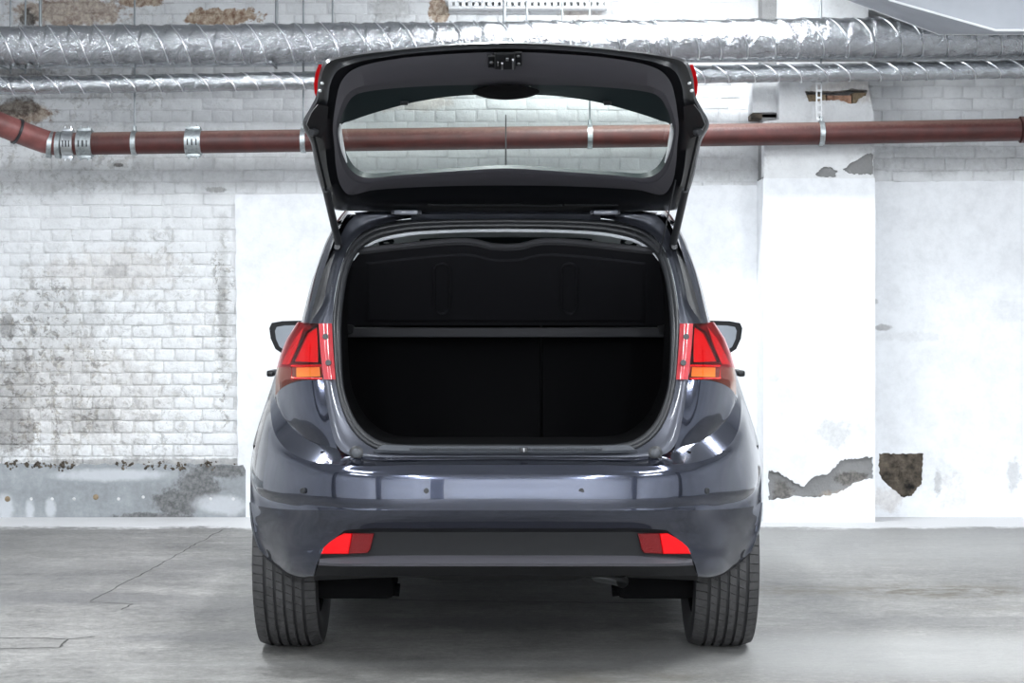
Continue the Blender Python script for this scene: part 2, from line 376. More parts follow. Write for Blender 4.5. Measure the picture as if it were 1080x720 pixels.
# back wall: mortar bed, bricks one by one, plaster sheets with real holes, pilaster
wall = MB().box((XL, WY, 0), (XR, WY+.25, ZC)).build('wall_back', M['mortar'], smooth=False)
tag(wall, 'whitewashed brick wall behind the car', kind='structure')
CH = .0663
def brick_mesh(L, seed):
    r = random.Random(seed); hz = .0305; bm = bmesh.new()
    bmesh.ops.create_cube(bm, size=1)
    for p in bm.verts:
        p.co.x *= L; p.co.y *= .05; p.co.z *= 2*hz
        p.co.x += r.uniform(-.003, .003); p.co.z += r.uniform(-.0025, .0025)
    front = [e for e in bm.edges if all(v.co.y < 0 for v in e.verts)]
    bmesh.ops.bevel(bm, geom=front, offset=.006, segments=2, affect='EDGES', profile=.5)
    me = bpy.data.meshes.new('brick'); bm.to_mesh(me); bm.free(); me.materials.append(M['brick']); me.shade_smooth(); return me
ST = [brick_mesh(.216, i) for i in range(6)]; HD = [brick_mesh(.103, 20+i) for i in range(6)]
bricks = []
for k in range(int(2.98/CH)):
    z = (k+.5)*CH
    head = k % 2 == 1; L = .1125 if head else .225
    x = -3.7 + (.056 if head else 0) + random.uniform(-.012, .012)
    while x < 3.9:
        cx = x+L/2; x += L
        if cx > -1.47 and z < (1.75 if cx < 1.5 else 1.83): continue
        if cx < -1.47 and z < .27: continue
        if 1.36 < cx < 2.02: continue
        u = cx*F/WY; v = 326-(z-H)*F/WY; px = u+533.5
        hidden = (320 < px < 745 and 45 < v < 205 and not (365 < px < 705 and 105 < v < 175)) or 20 < v < 60 or px < 6 or px > 1074 or v < 6
        a = (0 if hidden else 1)*(L + (.06 if px < 250 and v > 165 else 0))
        bricks.append((a, cx, z, head))
bricks.sort(key=lambda b: -b[0])
rest = MB()
for i, (a, cx, z, head) in enumerate(bricks):
    me = random.choice(HD if head else ST)
    loc = Vector((cx, WY+.0195+random.uniform(-.003, .0025), z+random.uniform(-.0025, .0025))); rz = random.uniform(-.012, .012)
    if i < 300:
        o = bpy.data.objects.new('brick', me); C.objects.link(o); o.parent = wall
        o.location = loc; o.rotation_euler = (random.uniform(-.02, .02), rz, random.uniform(-.008, .008))
    else:
        Mx = Matrix.Translation(loc) @ Matrix.Rotation(rz, 4, 'Y')
        rest.add([Mx @ v.co for v in me.vertices], [tuple(p.vertices) for p in me.polygons])
o = rest.build('brickwork', M['brick'], wall); tag(o, kind='stuff')

def ragged(pts, amp, n=3, closed=True, unit=.03):
    out = []
    m = len(pts)
    for i in range(m if closed else m-1):
        a = Vector(pts[i]); b = Vector(pts[(i+1) % m])
        out.append(a); k = max(1, min(n, int((b-a).length/unit)))
        for j in range(1, k):
            p = a.lerp(b, j/k); out.append(p + Vector((random.uniform(-amp, amp), random.uniform(-amp, amp))))
    if not closed: out.append(Vector(pts[-1]))
    return out
def sheet(name, outline, holes, y0, y1, m, parent):
    """plate in the XZ plane from y0 (front) to y1 (back) with cut-out holes"""
    bm = bmesh.new(); es = []
    for loop in [outline]+holes:
        vs = [bm.verts.new((p[0], y0, p[1])) for p in loop]
        es += [bm.edges.new((vs[i], vs[(i+1) % len(vs)])) for i in range(len(vs))]
    bmesh.ops.triangle_fill(bm, edges=es, use_beauty=True, use_dissolve=False)
    # drop what was filled inside a hole
    def inside(p, poly):
        c = False
        for i in range(len(poly)):
            a = poly[i]; b = poly[i-1]
            if (a[1] > p.z) != (b[1] > p.z) and p.x < (b[0]-a[0])*(p.z-a[1])/(b[1]-a[1])+a[0]: c = not c
        return c
    bad = [f for f in bm.faces if any(inside(f.calc_center_median(), h) for h in holes)]
    if bad: bmesh.ops.delete(bm, geom=bad, context='FACES_ONLY')
    g = bmesh.ops.extrude_face_region(bm, geom=bm.faces[:])
    for v in [x for x in g['geom'] if isinstance(x, bmesh.types.BMVert)]: v.co.y = y1
    bmesh.ops.recalc_face_normals(bm, faces=bm.faces[:])
    me = bpy.data.meshes.new(name); bm.to_mesh(me); bm.free()
    return link(name, me, m, parent, smooth=False)
def pp(px, py, Y): return Vector(((px-533.5)*Y/F, H+(326-py)*Y/F))
# smooth render left of the pilaster
W1 = WY-.03
top = ragged([pp(248,205,W1), pp(400,204,W1), pp(700,196,W1), pp(803,195,W1)], .002, 12, False)
left = ragged([pp(252,547,W1), pp(250,400,W1), pp(248,206,W1)], .004, 30, False)[:-1]
sheet('plaster', [Vector((1.42, .0)), Vector((pp(252,0,W1).x, 0))] + left + top + [Vector((1.42, 1.8))], [], W1, WY+.005, M['plaster'], wall)
# render right of the pilaster, with the missing piece over dark brick
W2 = WY-.022
hole = ragged([pp(x, y, W2) for x, y in ((927,478), (950,478.5), (974,478), (973,495), (972,511), (967,515), (962,523), (952,524), (944,517), (936,511), (930,505), (927,498))], .004, 9, True, .008)
top2 = ragged([pp(900,192,W2), pp(1000,191,W2), pp(1290,189,W2)], .004, 18, False)
sheet('plaster', [Vector((XR, 0)), Vector((1.92, 0))] + top2 + [Vector((XR, 1.87))], [hole], W2, WY+.005, M['plaster'], wall)
for i, (x0, x1, z0, z1, mm) in enumerate(((926,977,476,492,'dark_brick'), (926,950,491,508,'dark_brick'), (948,977,491,508,'dark_brick'), (926,977,506,527,'dark_brick'))):
    a = pp(x0, z1, WY); b = pp(x1, z0, WY)
    MB().rbox((a.x, WY-.012+random.uniform(-.004, .004), a.y-.001), (b.x, WY+.04, b.y+.001), .006).build('exposed_brick', M[mm], wall)
# pilaster core (bare cement and masonry) and its plaster skin
PY = 9.91
xa, xb = pp(805,0,PY).x, pp(923,0,PY).x
MB().box((xa+.004, PY+.02, 0), (xb-.004, WY+.01, pp(0,186,PY).y)).build('pilaster_core', M['rubble'], wall, smooth=False)
dam = ragged([pp(x, y, PY) for x, y in ((811,496), (822,498), (833,506), (847,513), (858,503), (874,499), (887,485), (902,483), (921,482), (921,505), (913,506), (902,509), (883,521), (863,524), (835,524), (811,528))], .006, 9, True, .007)
chip = ragged([pp(x, y, PY) for x, y in ((860,184), (866,177), (876,176), (884,180), (881,186.5), (866,186.5))], .0045, 6, True, .007)
chip2 = ragged([pp(x, y, PY) for x, y in ((897,172), (905,168), (912,163), (918,161), (921.5,163), (921.5,184), (908,184), (896,183), (889,179))], .005, 9, True, .007)
ztop = pp(0,188,PY).y
sheet('pilaster_plaster', [Vector((xa, 0)), Vector((xb, 0)), Vector((xb, ztop)), Vector((xa, ztop))], [dam], PY, PY+.021, M['pilaster'], wall)
MB().box((xa, PY+.021, 0), (xa+.004, WY, ztop)).build('pilaster_plaster', M['pilaster'], wall, smooth=False)
MB().box((xb-.004, PY+.021, 0), (xb, WY, ztop)).build('pilaster_plaster', M['pilaster'], wall, smooth=False)
# upper pilaster: rough white masonry with an open pocket of bare brick
cav = ragged([pp(x, y, PY) for x, y in ((849,96), (860,96), (884,96), (900,93), (915,95), (914,100), (906,104), (903,109), (896,109), (884,105), (868,106), (853,107))], .003, 9, True, .008)
z1_, z2_ = ztop, 3.1
sheet('pilaster_masonry', [Vector((xa+.004, z1_)), Vector((xb-.006, z1_)), Vector((xb-.006, pp(0,120,PY).y)), Vector((pp(916,0,PY).x, pp(0,92,PY).y)), Vector((pp(916,0,PY).x, z2_)), Vector((pp(822,0,PY).x, z2_)), Vector((pp(822,0,PY).x, pp(0,126,PY).y)), Vector((xa+.004, pp(0,128,PY).y))], [cav, chip, chip2], PY+.004, PY+.10, M['brick'], wall)
MB().box((xa+.01, PY+.11, z1_-.01), (xb-.012, WY+.01, z2_)).build('pilaster_core', M['rubble'], wall, smooth=False)
for x0, x1, y0, y1, mm in ((846,872,99,109,'tan_brick'), (873,899,100,109.5,'red_brick'), (900,918,97,108,'tan_brick'), (858,886,174,188,'rubble'), (886,923,159,186,'rubble')):
    a = pp(x0, y1, PY); b = pp(x1, y0, PY)
    MB().rbox((a.x, PY+.02, a.y), (b.x, PY+.112, b.y), .006).build('exposed_brick', M[mm], wall)
# square pocket beside the pilaster head: a white stub of masonry with a broken foot
a = pp(793,119,10.02); b = pp(830,90,10.02)
MB().rbox((a.x, 10.0, a.y), (b.x, WY+.01, b.y+.1), .008).build('masonry_stub', M['brick'], wall)
a = pp(793,125,10.02); b = pp(829,119,10.02)
MB().rbox((a.x, 10.02, a.y), (b.x, WY+.01, b.y-.001), .006).build('masonry_stub', M['dark_brick'], wall)

# cement plinth on the left
PL = WY-.035
z_t = pp(0,490,PL).y
tp = ragged([Vector((-4.55, z_t)), Vector((-1.455, z_t))], .010, 80, False)
plinth = sheet('baseboard_back', [Vector((pp(259,0,PL).x, 0)), Vector((-4.55, 0))]+tp+[Vector((pp(259,0,PL).x, z_t-.03))], [], PL, WY+.01, M['cement'], None)
tag(plinth, 'grey cement plinth along the foot of the brick wall', kind='structure')
for i, px in enumerate((8, 33, 55, 78, 101, 125, 151, 222, 246)):
    c = pp(px, 526+(-2 if i in (4, 6) else 0), PL)
    MB().disc((c.x, PL+.004, c.y), (0,-1,0), .009 if i not in (0, 4) else .016, .007, 10).build('injection_plug', M['mortar'] if i not in (0, 4) else M['tan_brick'], plinth)
cr = MB()
for i in range(420):
    x = random.uniform(-3.6, -1.46); q = random.random(); sz = random.uniform(.004, .013)
    if math.sin(x*9)+math.sin(x*23+1)+math.sin(x*41) < -.3+random.uniform(-.6, .6): continue
    z = z_t + random.gauss(-.004, .011)
    Mx = Matrix.Translation((x, PL+.002, z)) @ Matrix.Rotation(random.uniform(0, PI), 4, 'Y') @ Matrix.Rotation(random.uniform(-.5, .5), 4, 'X')
    cr.add([Mx @ Vector((p[0]*sz*random.uniform(.6, 1.5), p[1]*sz, p[2]*sz*random.uniform(.5, 1))) for p in ((-1,0,-.6), (.2,0,-1), (1,0,-.1), (.4,0,.9), (-.7,0,.7), (0,-.9,0), (0,1,0))],
           [(0,1,5), (1,2,5), (2,3,5), (3,4,5), (4,0,5), (1,0,6), (2,1,6), (3,2,6), (4,3,6), (0,4,6)])
tag(cr.build('crumbled_render', M['dark_brick'], plinth), kind='stuff')

# cracks in the slab: narrow strips lying in the floor
def fp(px, py):
    Y = H*F/(py-326); return Vector(((px-533.5)*Y/F, Y))
def crack(pts, wd):
    pts = ragged([fp(*p) for p in pts], .008, 14, False); vs = []; fs = []
    for i, p in enumerate(pts):
        d = (pts[min(i+1, len(pts)-1)]-pts[max(i-1, 0)]).normalized(); n = Vector((-d.y, d.x))*wd*random.uniform(.5, 1.4)
        vs += [(p.x+n.x, p.y+n.y, .0012), (p.x-n.x, p.y-n.y, .0012)]
    for i in range(len(pts)-1): fs.append((2*i, 2*i+1, 2*i+3, 2*i+2))
    MB().add(vs, fs).build('crack', M['crack'], fl, smooth=False)
crack([(238,557), (195,580), (150,605), (95,634)], .0026)
crack([(95,635), (140,637), (128,643)], .003)
crack([(-30,672), (40,673), (72,674), (62,683), (20,684), (-20,684)], .004)
crack([(72,674), (100,671)], .003)
crack([(395,632), (500,634), (600,635), (690,636)], .005)

# ---------------------------------------------------------------- pipes and ducts on the wall
def duct(px0, v0, px1, v1, Y, r, pitch, mm, lean, wr):
    """foil-wrapped duct: a spiral lap runs round it; radius swells a little between the laps"""
    a = P(px0-533.5, v0, Y); b = P(px1-533.5, v1, Y); L = (b-a).length; nx = int(L/.0062); n = 40
    vs = []; fs = []
    rr = random.Random(int(v0)); ph = [rr.uniform(0, 6) for _ in range(6)]
    for i in range(nx+1):
        t = i/nx; c = a.lerp(b, t); x = t*L
        for k in range(n):
            th = 2*PI*k/n
            q = ((x/pitch + lean*math.cos(th+.6)*.5 + .12*math.sin(x*3+ph[0])) % 1.0)
            lap = .085*(1-q) if q > .06 else .085*q/.06
            wob = .02*math.sin(x*5+th*3+ph[1]) + .016*math.sin(x*17-th*2+ph[2]) + .02*math.sin(x*41+th*5+ph[3])*math.sin(x*23+th*7+ph[4]) + rr.uniform(-1, 1)*wr*.5
            R = r*(1+lap+wob)
            vs.append((c.x, c.y+R*math.cos(th), c.z+R*math.sin(th)))
    for i in range(nx):
        for k in range(n):
            k2 = (k+1) % n; fs.append((i*n+k, i*n+k2, (i+1)*n+k2, (i+1)*n+k))
    return vs, fs, a, b
def seams(t, a, b, r, pitch, lean, x_from=0):
    """one slanting lap of foil tape per turn of the wrap"""
    mesh = []
    for q in range(4):
        rr = random.Random(q); mb = MB(); pts = []
        for k in range(25):
            th = 2*PI*k/24; R_ = r*(1.075+rr.uniform(-.008, .008))
            pts.append((-lean*math.sin(th)*.5 + lean*.12*math.cos(2*th) + rr.uniform(-.002, .002), -R_*math.cos(th), R_*math.sin(th)))
        mb.tube(pts, [.0032*rr.uniform(.6, 1.3) for _ in pts], 5, cap=False); o = mb.build('foil_seam', M['seam']); mesh.append(o.data); bpy.data.objects.remove(o)
    n = int((b-a).length/pitch)
    for i in range(n):
        o = bpy.data.objects.new('foil_seam', mesh[i % 4]); C.objects.link(o); c = a.lerp(b, (i+.5+random.uniform(-.12, .12))/n)
        o.location = c - Vector(t.location); o.parent = t
vs, fs, a, b = duct(-190, 50, 1270, 36, 9.62, .097, .127, M['foil'], 1.0, .012)
t = empty('insulated_duct', (0, 9.62, 2.56), 'large round duct wrapped in crumpled silver foil, topmost along the wall', 'duct')
seams(t, a, b, .097, .132, .11)
adopt(t, MB().add(vs, fs).build('foil_wrap', M['foil'], ang=80), MB().tube([a, b], .08, 24).build('duct_core', M['steel_dull']))
vs, fs, a, b = duct(-190, 93.5, 1270, 70, 9.70, .046, .115, M['foil_small'], .8, .008)
t = empty('insulated_duct', (0, 9.70, 2.37), 'slim silver foil-wrapped pipe between the large duct and the red pipe', 'pipe')
seams(t, a, b, .046, .13, .09)
adopt(t, MB().add(vs, fs).build('foil_wrap', M['foil_small'], ang=80), MB().tube([a, b], .036, 20).build('duct_core', M['steel_dull']))
a = P(-190-533.5, 71, 9.82); b = P(1270-533.5, 58, 9.82)
t = empty('conduit', (0, 9.82, 2.5), 'thin foil-covered pipe half hidden below the large silver duct', 'pipe')
adopt(t, MB().tube([a, a.lerp(b, .5), b], .019, 14).build('pipe_run', M['foil_small']))
# red drain pipe
RY = 9.79; RR = .0605
def rp(px): # centre line of the red pipe at this photo column
    v = 151.3 - (px-100)*.0137 - max(0, px-755)**2*.000012
    return P(px-533.5, v, RY)
t = empty('drain_pipe', tuple(rp(533)), 'rust-red drain pipe crossing the wall behind the car, bent up at its left end', 'pipe')
e0 = rp(70)
bend = [P(-190-533.5, 62, 9.25), P(-60-533.5, 106, 9.5), P(0-533.5, 131, 9.62), P(30-533.5, 143, 9.70), P(50-533.5, 150, 9.765), P(60-533.5, 151.8, 9.79)]
adopt(t, MB().tube([rp(p) for p in (58, 100, 300, 533, 755, 860, 960, 1075)], RR, 28).build('pipe_run', M['pipe_red']),
      MB().tube([rp(p) for p in (1076, 1150, 1290)], RR*1.18, 28).build('pipe_socket', M['pipe_red']),
      MB().tube(spline(bend, 20), RR*1.03, 28).build('pipe_bend', M['pipe_pale']))
def ring(c, d, r, wd, th=.006, n=28):
    d = Vector(d).normalized(); c = Vector(c); mb = MB()
    mb.tube([c-d*wd, c-d*wd, c+d*wd, c+d*wd], [r, r+th, r+th, r], n, cap=False); return mb
sp = spline(bend, 40)
adopt(t, ring(sp[32], sp[33]-sp[31], RR*1.03, .007, .008).build('bend_gasket', M['rubber']))
def coupling(px, wd, mm, slots=True):
    c = rp(px); cp = ring(c, (1,0,0), RR, wd, .009).build('coupling', mm)
    adopt(t, cp)
    for s in (-1, 1):
        o = ring(c+Vector((s*wd*.8, 0, 0)), (1,0,0), RR+.008, wd*.16, .005).build('coupling_rim', mm); o.parent = cp
    for s in (-1, 1):
        mb = MB(); mb.rbox((c.x-wd*.9, c.y-.03, c.z+s*(RR+.012)-.009), (c.x+wd*.9, c.y+.01, c.z+s*(RR+.012)+.009), .003)
        for q in (-.5, .5): mb.tube([(c.x+q*wd, c.y-.02, c.z+s*(RR+.015)-.016), (c.x+q*wd, c.y-.02, c.z+s*(RR+.015)+.016)], .006, 8)
        mb.build('clamp_bolt', mm).parent = cp
    if slots:
        mb = MB()
        for q in (-.55, 0, .55): mb.rbox((c.x+q*wd-.004, c.y-RR-.0125, c.z-.022), (c.x+q*wd+.004, c.y-RR+.004, c.z+.012), .0015)
        mb.build('band_slot', M['rubber']).parent = cp
coupling(72.5, .030, M['steel']); coupling(90, .040, M['steel_dull']); coupling(204.5, .042, M['steel_dull'])
for q in (53, 62):
    d = Vector((1, .15, -.12)) if q == 53 else Vector((1, .05, -.05))
    adopt(t, ring(P(q-533.5, 152.5 if q == 53 else 153, 9.77), d, RR*1.02, .012, .011).build('coupling_rim', M['steel_dull']))
# hangers: rod from the ceiling with a ring round the red pipe, or a plain rod holding the ducts
def hanger(px, kind, label, Yr=RY+.0):
    if kind == 'ring':
        c = rp(px); h = empty('pipe_hanger', (c.x, c.y, ZC), label, 'hanger', 'rods hanging from the ceiling')
        adopt(h, MB().tube([(c.x, c.y, ZC), (c.x, c.y, c.z+RR+.005)], .0055, 8).build('rod', M['rod']),
              ring(c, (1,0,0), RR, .013, .006).build('clamp_ring', M['steel_dull']))
        adopt(h, MB().tube([(c.x, c.y, c.z+RR+.004), (c.x, c.y, c.z+RR+.03)], .011, 6).build('clamp_nut', M['steel_dull']))
    else:
        c = P(px-533.5, 60, 9.62); h = empty('pipe_hanger', (c.x, 9.62, ZC), label, 'hanger', 'rods hanging from the ceiling')
        r = .0055 if kind == 'rod' else .009
        z = P(0, 50-14*(px+190)/1460, 9.62).z
        adopt(h, MB().tube([(c.x, 9.768, ZC), (c.x, 9.768, z-.13 if kind != 'strap' else z-.1)], r, 8).build('rod', M['rod']),
              MB().tube([(c.x, 9.768, z-.112), (c.x, 9.52, z-.112)], .006, 8).build('bracket', M['rod']))
hanger(142, 'ring', 'steel rod and ring holding the red pipe between its two left couplings')
hanger(320, 'ring', 'steel rod and ring holding the red pipe just left of the open tailgate')
hanger(622, 'ring', 'steel rod and ring holding the red pipe, seen through the rear window')
hanger(866, 'ring', 'pale rod and ring holding the red pipe before the broken pilaster head')
for px, k, lb in ((3, 'rod', 'thin duct hanger rod at the far left end of the wall top'), (19, 'rod', 'thin duct hanger rod, second from the left end of the wall top'), (35, 'strap', 'thicker duct hanger rod beside the flaked brown brick'),
                  (288, 'strap', 'thicker duct hanger rod just right of the bare red bricks'), (348, 'rod', 'thin duct hanger rod above the left tailgate corner'),
                  (532, 'strap', 'duct hanger rod against the left half of the perforated rail'), (556, 'rod', 'thin duct hanger rod above the tailgate latch'), (594, 'rod', 'thin duct hanger rod at the right half of the perforated rail')):
    hanger(px, k, lb)
# slotted strap that carries the pale ring at the pilaster
c = rp(866)
st = MB()
zb, zt = c.z+.075, P(0, 88, RY).z
for s in (-1, 1): st.box((c.x-.012+s*.012-.004, RY-.006, zb), (c.x-.012+s*.012+.004, RY-.001, zt))
for q in range(6): st.box((c.x-.024, RY-.0055, zb+(zt-zb)*q/5-.006), (c.x, RY-.0015, zb+(zt-zb)*q/5+.006))
h = empty('slotted_strap', (c.x-.012, RY, zt), 'white slotted steel strap in front of the broken brick pocket', 'strap')
adopt(h, st.build('strap', M['white_metal']))
# perforated cable rail high on the wall
t = empty('cable_rail', (.05, 10.1, 2.8), 'white perforated cable rail high on the wall above the tailgate', 'cable rail')
mb = MB(); zb = pp(0,9,10.1).y; x0, x1 = pp(473,0,10.1).x, pp(640,0,10.1).x
mb.box((x0, 10.09, zb), (x1, 10.1, zb+.012)); mb.box((x0, 10.09, zb+.034), (x1, 10.1, zb+.046)); mb.box((x0, 10.1, zb-.002), (x1, WY-.002, zb+.002))
k = x0
while k < x1: mb.box((k, 10.09, zb+.01), (k+.022, 10.1, zb+.036)); k += .036
adopt(t, mb.build('perforated_face', M['white_metal'], smooth=False), MB().box((x0, 10.09, zb+.046), (x1, WY-.002, zb+.052)).build('rail_top', M['white_metal'], smooth=False))
# sheet-metal ventilation duct at the top right
t = empty('ventilation_duct', (2.9, 9.2, 2.7), 'large grey sheet-metal duct stepping down at the top right corner', 'duct')
YF, YN = 9.48, 8.75
far = [P(820-533.5, -27, YF), P(893-533.5, 0, YF), P(990-533.5, 36, YF), P(1300-533.5, 36, YF)]
near = [P(800-533.5, -40, YN), P(938-533.5, 0, YN), P(1050-533.5, 32, YN), P(1300-533.5, 31, YN)]
far = [Vector((1.35, YF, ZC-.02))] + far[1:]; near = [Vector((1.45, YN, ZC-.02))] + near[1:]
topf = [Vector((p.x, p.y, ZC-.01)) for p in far]; topn = [Vector((p.x, p.y, ZC-.01)) for p in near]
mb = MB(); n = 4
mb.add(far+near+topf+topn, [(i, i+1, n+i+1, n+i) for i in range(3)] + [(n+i, n+i+1, 3*n+i+1, 3*n+i) for i in range(3)] + [(i, i+1, 2*n+i+1, 2*n+i) for i in range(3)] + [(3, 7, 15, 11)])
seam = MB(); seam.tube(near[:], .006, 8); seam.tube([p for p in far], .004, 8)
adopt(t, mb.build('duct_casing', M['duct'], smooth=False), seam.build('folded_seam', M['white_metal']))

# ---------------------------------------------------------------- ceiling lamps (light sources of the room)
LAMP_LABELS = ['twin-tube ceiling lamp above the car bonnet, on the brick wall side', 'twin-tube ceiling lamp straight above the car roof', 'twin-tube ceiling lamp above the floor beside the pilaster', 'twin-tube ceiling lamp lying along the wall above the silver ducts',
    'twin-tube ceiling lamp just behind the car, on the brick wall side', 'twin-tube ceiling lamp just behind the car, on the pilaster side', 'twin-tube ceiling lamp well behind the car, on the brick wall side', 'twin-tube ceiling lamp well behind the car, on the pilaster side',
    'twin-tube ceiling lamp between the rear pillars, on the brick wall side', 'twin-tube ceiling lamp between the rear pillars, on the pilaster side', 'twin-tube ceiling lamp nearest the far end wall, on the brick wall side', 'twin-tube ceiling lamp nearest the far end wall, on the pilaster side']
for i, (x, y, z, L, watt, ax) in enumerate(LAMPS):
    t = empty('batten_lamp', (x, y, ZC), LAMP_LABELS[i], 'ceiling lamp', 'batten lamps on the ceiling')
    t.rotation_euler = (0, 0, 0 if ax == 'x' else PI/2)
    MB().rbox((-L/2, -.07, z-ZC+.03), (L/2, .07, 0), .01).build('housing', M['white_metal'], t)
    for s in (-1, 1): MB().tube([(-L/2+.02, s*.045, z-ZC+.012), (L/2-.02, s*.045, z-ZC+.012)], .013, 10).build('tube', M['tube'], t)
    ld = bpy.data.lights.new('tube_light', 'AREA'); ld.shape = 'RECTANGLE'; ld.size = L; ld.size_y = .14; ld.energy = watt; ld.color = LAMP_COL
    lo = bpy.data.objects.new('tube_light', ld); C.objects.link(lo); lo.parent = t; lo.location = (0, 0, z-ZC-.012)

# ================================================================= THE CAR
car = empty('car', (0, 7.6, 0), 'blue-grey five-door car seen from behind with its tailgate wide open', 'car')
def part(mb, name, m, ang=35, smooth=True, parent=None, label=None):
    o = mb.build(name, m, smooth=smooth, ang=ang)
    if parent is None: adopt(car, o)
    else:
        o.parent = parent; 
    if label: o['label'] = label
    return o

def part_lr(mb, name, m, ang=35, parent=None):
    """one object each for the left and the right half of a mirrored mesh"""
    for s in (-1, 1):
        h = MB(); keep = [f for f in mb.f if sum(mb.v[i][0] for i in f)*s > 0]
        used = sorted({i for f in keep for i in f}); ix = {i: k for k, i in enumerate(used)}
        h.v = [mb.v[i] for i in used]; h.f = [tuple(ix[i] for i in f) for f in keep]
        if h.f: part(h, name, m, ang, parent=parent)
def lerp_tab(tab, x):
    for (a, b), (c, d) in zip(tab, tab[1:]):
        if x <= c: return b+(d-b)*max(0, (x-a))/(c-a)
    return tab[-1][1]
YG = [(225,6.14), (260,6.05), (300,5.95), (341,5.86), (400,5.78), (440,5.73), (480,5.69)]
def yg(v): return lerp_tab(YG, v)
def gp(u, v, off=0): return (u, v, yg(v)+off)

# --- bumper: ledge, upper face, lower face, corners
L1 = [(0,483.5,5.68), (100,483.5,5.685), (140,483,5.69), (163,479.5,5.70), (178,473,5.74), (204,466,5.805), (224,452,5.89), (236,437,5.955), (243,422,6.005), (245.5,414,6.03)]
L2 = [(0,490,5.62), (100,490.5,5.625), (146,491.5,5.64), (180,490,5.665), (210,485,5.74), (232,473,5.84), (244,456,5.94), (248,437,6.01), (248,420,6.06)]
B1 = [(0,500,5.605), (100,500,5.61), (150,500,5.625), (185,498.5,5.655), (214,494,5.735), (236,483,5.83), (249,466,5.95), (253.5,447,6.05), (253,428,6.16)]
B2 = [(0,516,5.60), (100,516,5.605), (150,516,5.62), (188,515,5.655), (217,512,5.735), (240,505,5.84), (255,492,5.96), (262,476,6.08), (264,462,6.22)]
B3 = [(0,528,5.598), (100,528,5.603), (150,528,5.618), (188,527.5,5.655), (218,526,5.74), (242,522,5.85), (258,515,5.97), (266,504,6.10), (268.5,484,6.26)]
CR = [(0,538,5.60), (100,538,5.605), (150,538,5.62), (190,538,5.66), (219,537.5,5.745), (243,536,5.85), (258,534,5.94), (265,532,6.0), (269.5,528,6.04)]
D1 = [(0,557,5.64), (100,557,5.643), (140,557,5.653), (170,559,5.672), (192,562,5.70), (222,564,5.775), (246,561,5.88), (260,556,5.96), (268,549,6.0)]
bp = MB()
patch(bp, [L1, L2], 60); patch(bp, [L2, B1, B2, B3, CR], 60, 26); CM = [(0,547,5.613), (100,547,5.617), (146,547.5,5.631), (182,549,5.662), (206,549.5,5.715), (233,549.5,5.805), (253,547.5,5.91), (263,544,5.975), (269,538.5,6.02)]
patch(bp, [CR, CM, D1], 60, 14)
patch(bp, [[(170,559,5.672), (192,562,5.70), (222,564,5.775), (246,561,5.88), (260,556,5.96), (268,549,6.0)],
           [(188,575,5.70), (203,576,5.73), (226,577,5.80), (246,573,5.90), (258,568,5.96), (266,560,5.985)],
           [(198,592,5.72), (210,593,5.75), (229,592,5.82), (245,586,5.92), (254,580,5.965), (262.5,571,5.98)],
           [(202.5,606.5,5.75), (213,608,5.79), (230,605,5.86), (243,597,5.93), (251,590,5.97), (259,580,5.98)],
           [(202.5,606,5.90), (213,607,5.94), (228,603,5.96), (240,594,5.98), (248,587,5.99), (256,578,5.995)]], 30, 24)
bumper = part(bp, 'bumper', M['paint'], 28)
# arch lip: pale edge along the wheel opening
al = MB(); lip = [P(*q) for q in ((269.3,530,6.04), (268,549,6.0), (266,561,5.985), (262,572,5.985), (258,581,5.985))]
for s in (1, -1): al.tube([Vector((p.x*s, p.y, p.z)) for p in spline(lip, 12)], .004, 6)
part_lr(al, 'arch_lip', M['sill'])
# --- black insert with its reflectors and lip
ip = MB()
E0 = [(0,557,5.645), (100,557,5.648), (140,557,5.658), (165,558.5,5.674), (186,564,5.70)]
E1 = [(0,561,5.655), (100,561,5.658), (140,561,5.668), (165,563,5.682), (189,570,5.705)]
E2 = [(0,580,5.66), (100,580,5.663), (145,580,5.673), (170,581,5.69), (195,583,5.715)]
E3 = [(0,585.5,5.66), (100,585.5,5.663), (145,586,5.673), (172,587,5.69), (196.5,589,5.718)]
E4 = [(0,594,5.605), (100,594,5.610), (145,594,5.625), (172,594,5.66), (197,593,5.715)]
E5 = [(0,597,5.608), (100,597,5.613), (145,597,5.628), (172,597,5.665), (198,596,5.72)]
E6 = [(0,607,5.68), (100,607,5.685), (145,607,5.70), (172,607,5.72), (202,607,5.75)]
E7 = [(0,611.5,5.85), (70,611.5,5.85), (90,609,5.85), (130,609,5.85), (202,612,5.88)]
patch(ip, [E0, E1, E2, E3], 40); patch(ip, [E5, E6], 40)
lp = MB(); patch(lp, [E3, E4], 40); patch(lp, [E4, E5], 40); part(lp, 'bumper_lip', M['grey_trim'], 20); patch(ip, [E6, E7], 40)  # lip greyer than the black insert: the light falling on it is put into the colour
part(ip, 'bumper_insert', M['black_plastic'], 20)
def yb(u): return lerp_tab([(0,5.66), (100,5.663), (145,5.672), (165,5.685), (175,5.69), (195,5.712)], abs(u))
for s in (1, -1):
    outer = [(170,562), (178,566), (186,571.5), (192,577), (195,584), (166,584), (162,562.5)]
    inner = [(139,562.5), (162,562), (166,584), (146,583), (143,579)]
    root = None
    for nm, pl, mm, dz in (('reflector', outer, 'reflector', .012), ('reflector_ribs', inner, 'reflector_dark', .011)):
        mb = MB(); fr = [P(s*u, v, yb(u)-dz) for u, v in pl]; bk = [P(s*u, v, yb(u)+.02) for u, v in pl]
        c = sum(fr, Vector())/len(fr); fr2 = [p.lerp(c, .06)+Vector((0, -.003, 0)) for p in fr]
        prism(mb, fr2, fr); mb.f.pop(1); prism(mb, fr, bk); mb.f.pop(-(len(pl)+2)) if False else None
        o = part(mb, nm, M[mm], 30, parent=root) if root else part(mb, nm, M[mm], 30)
        root = root or o
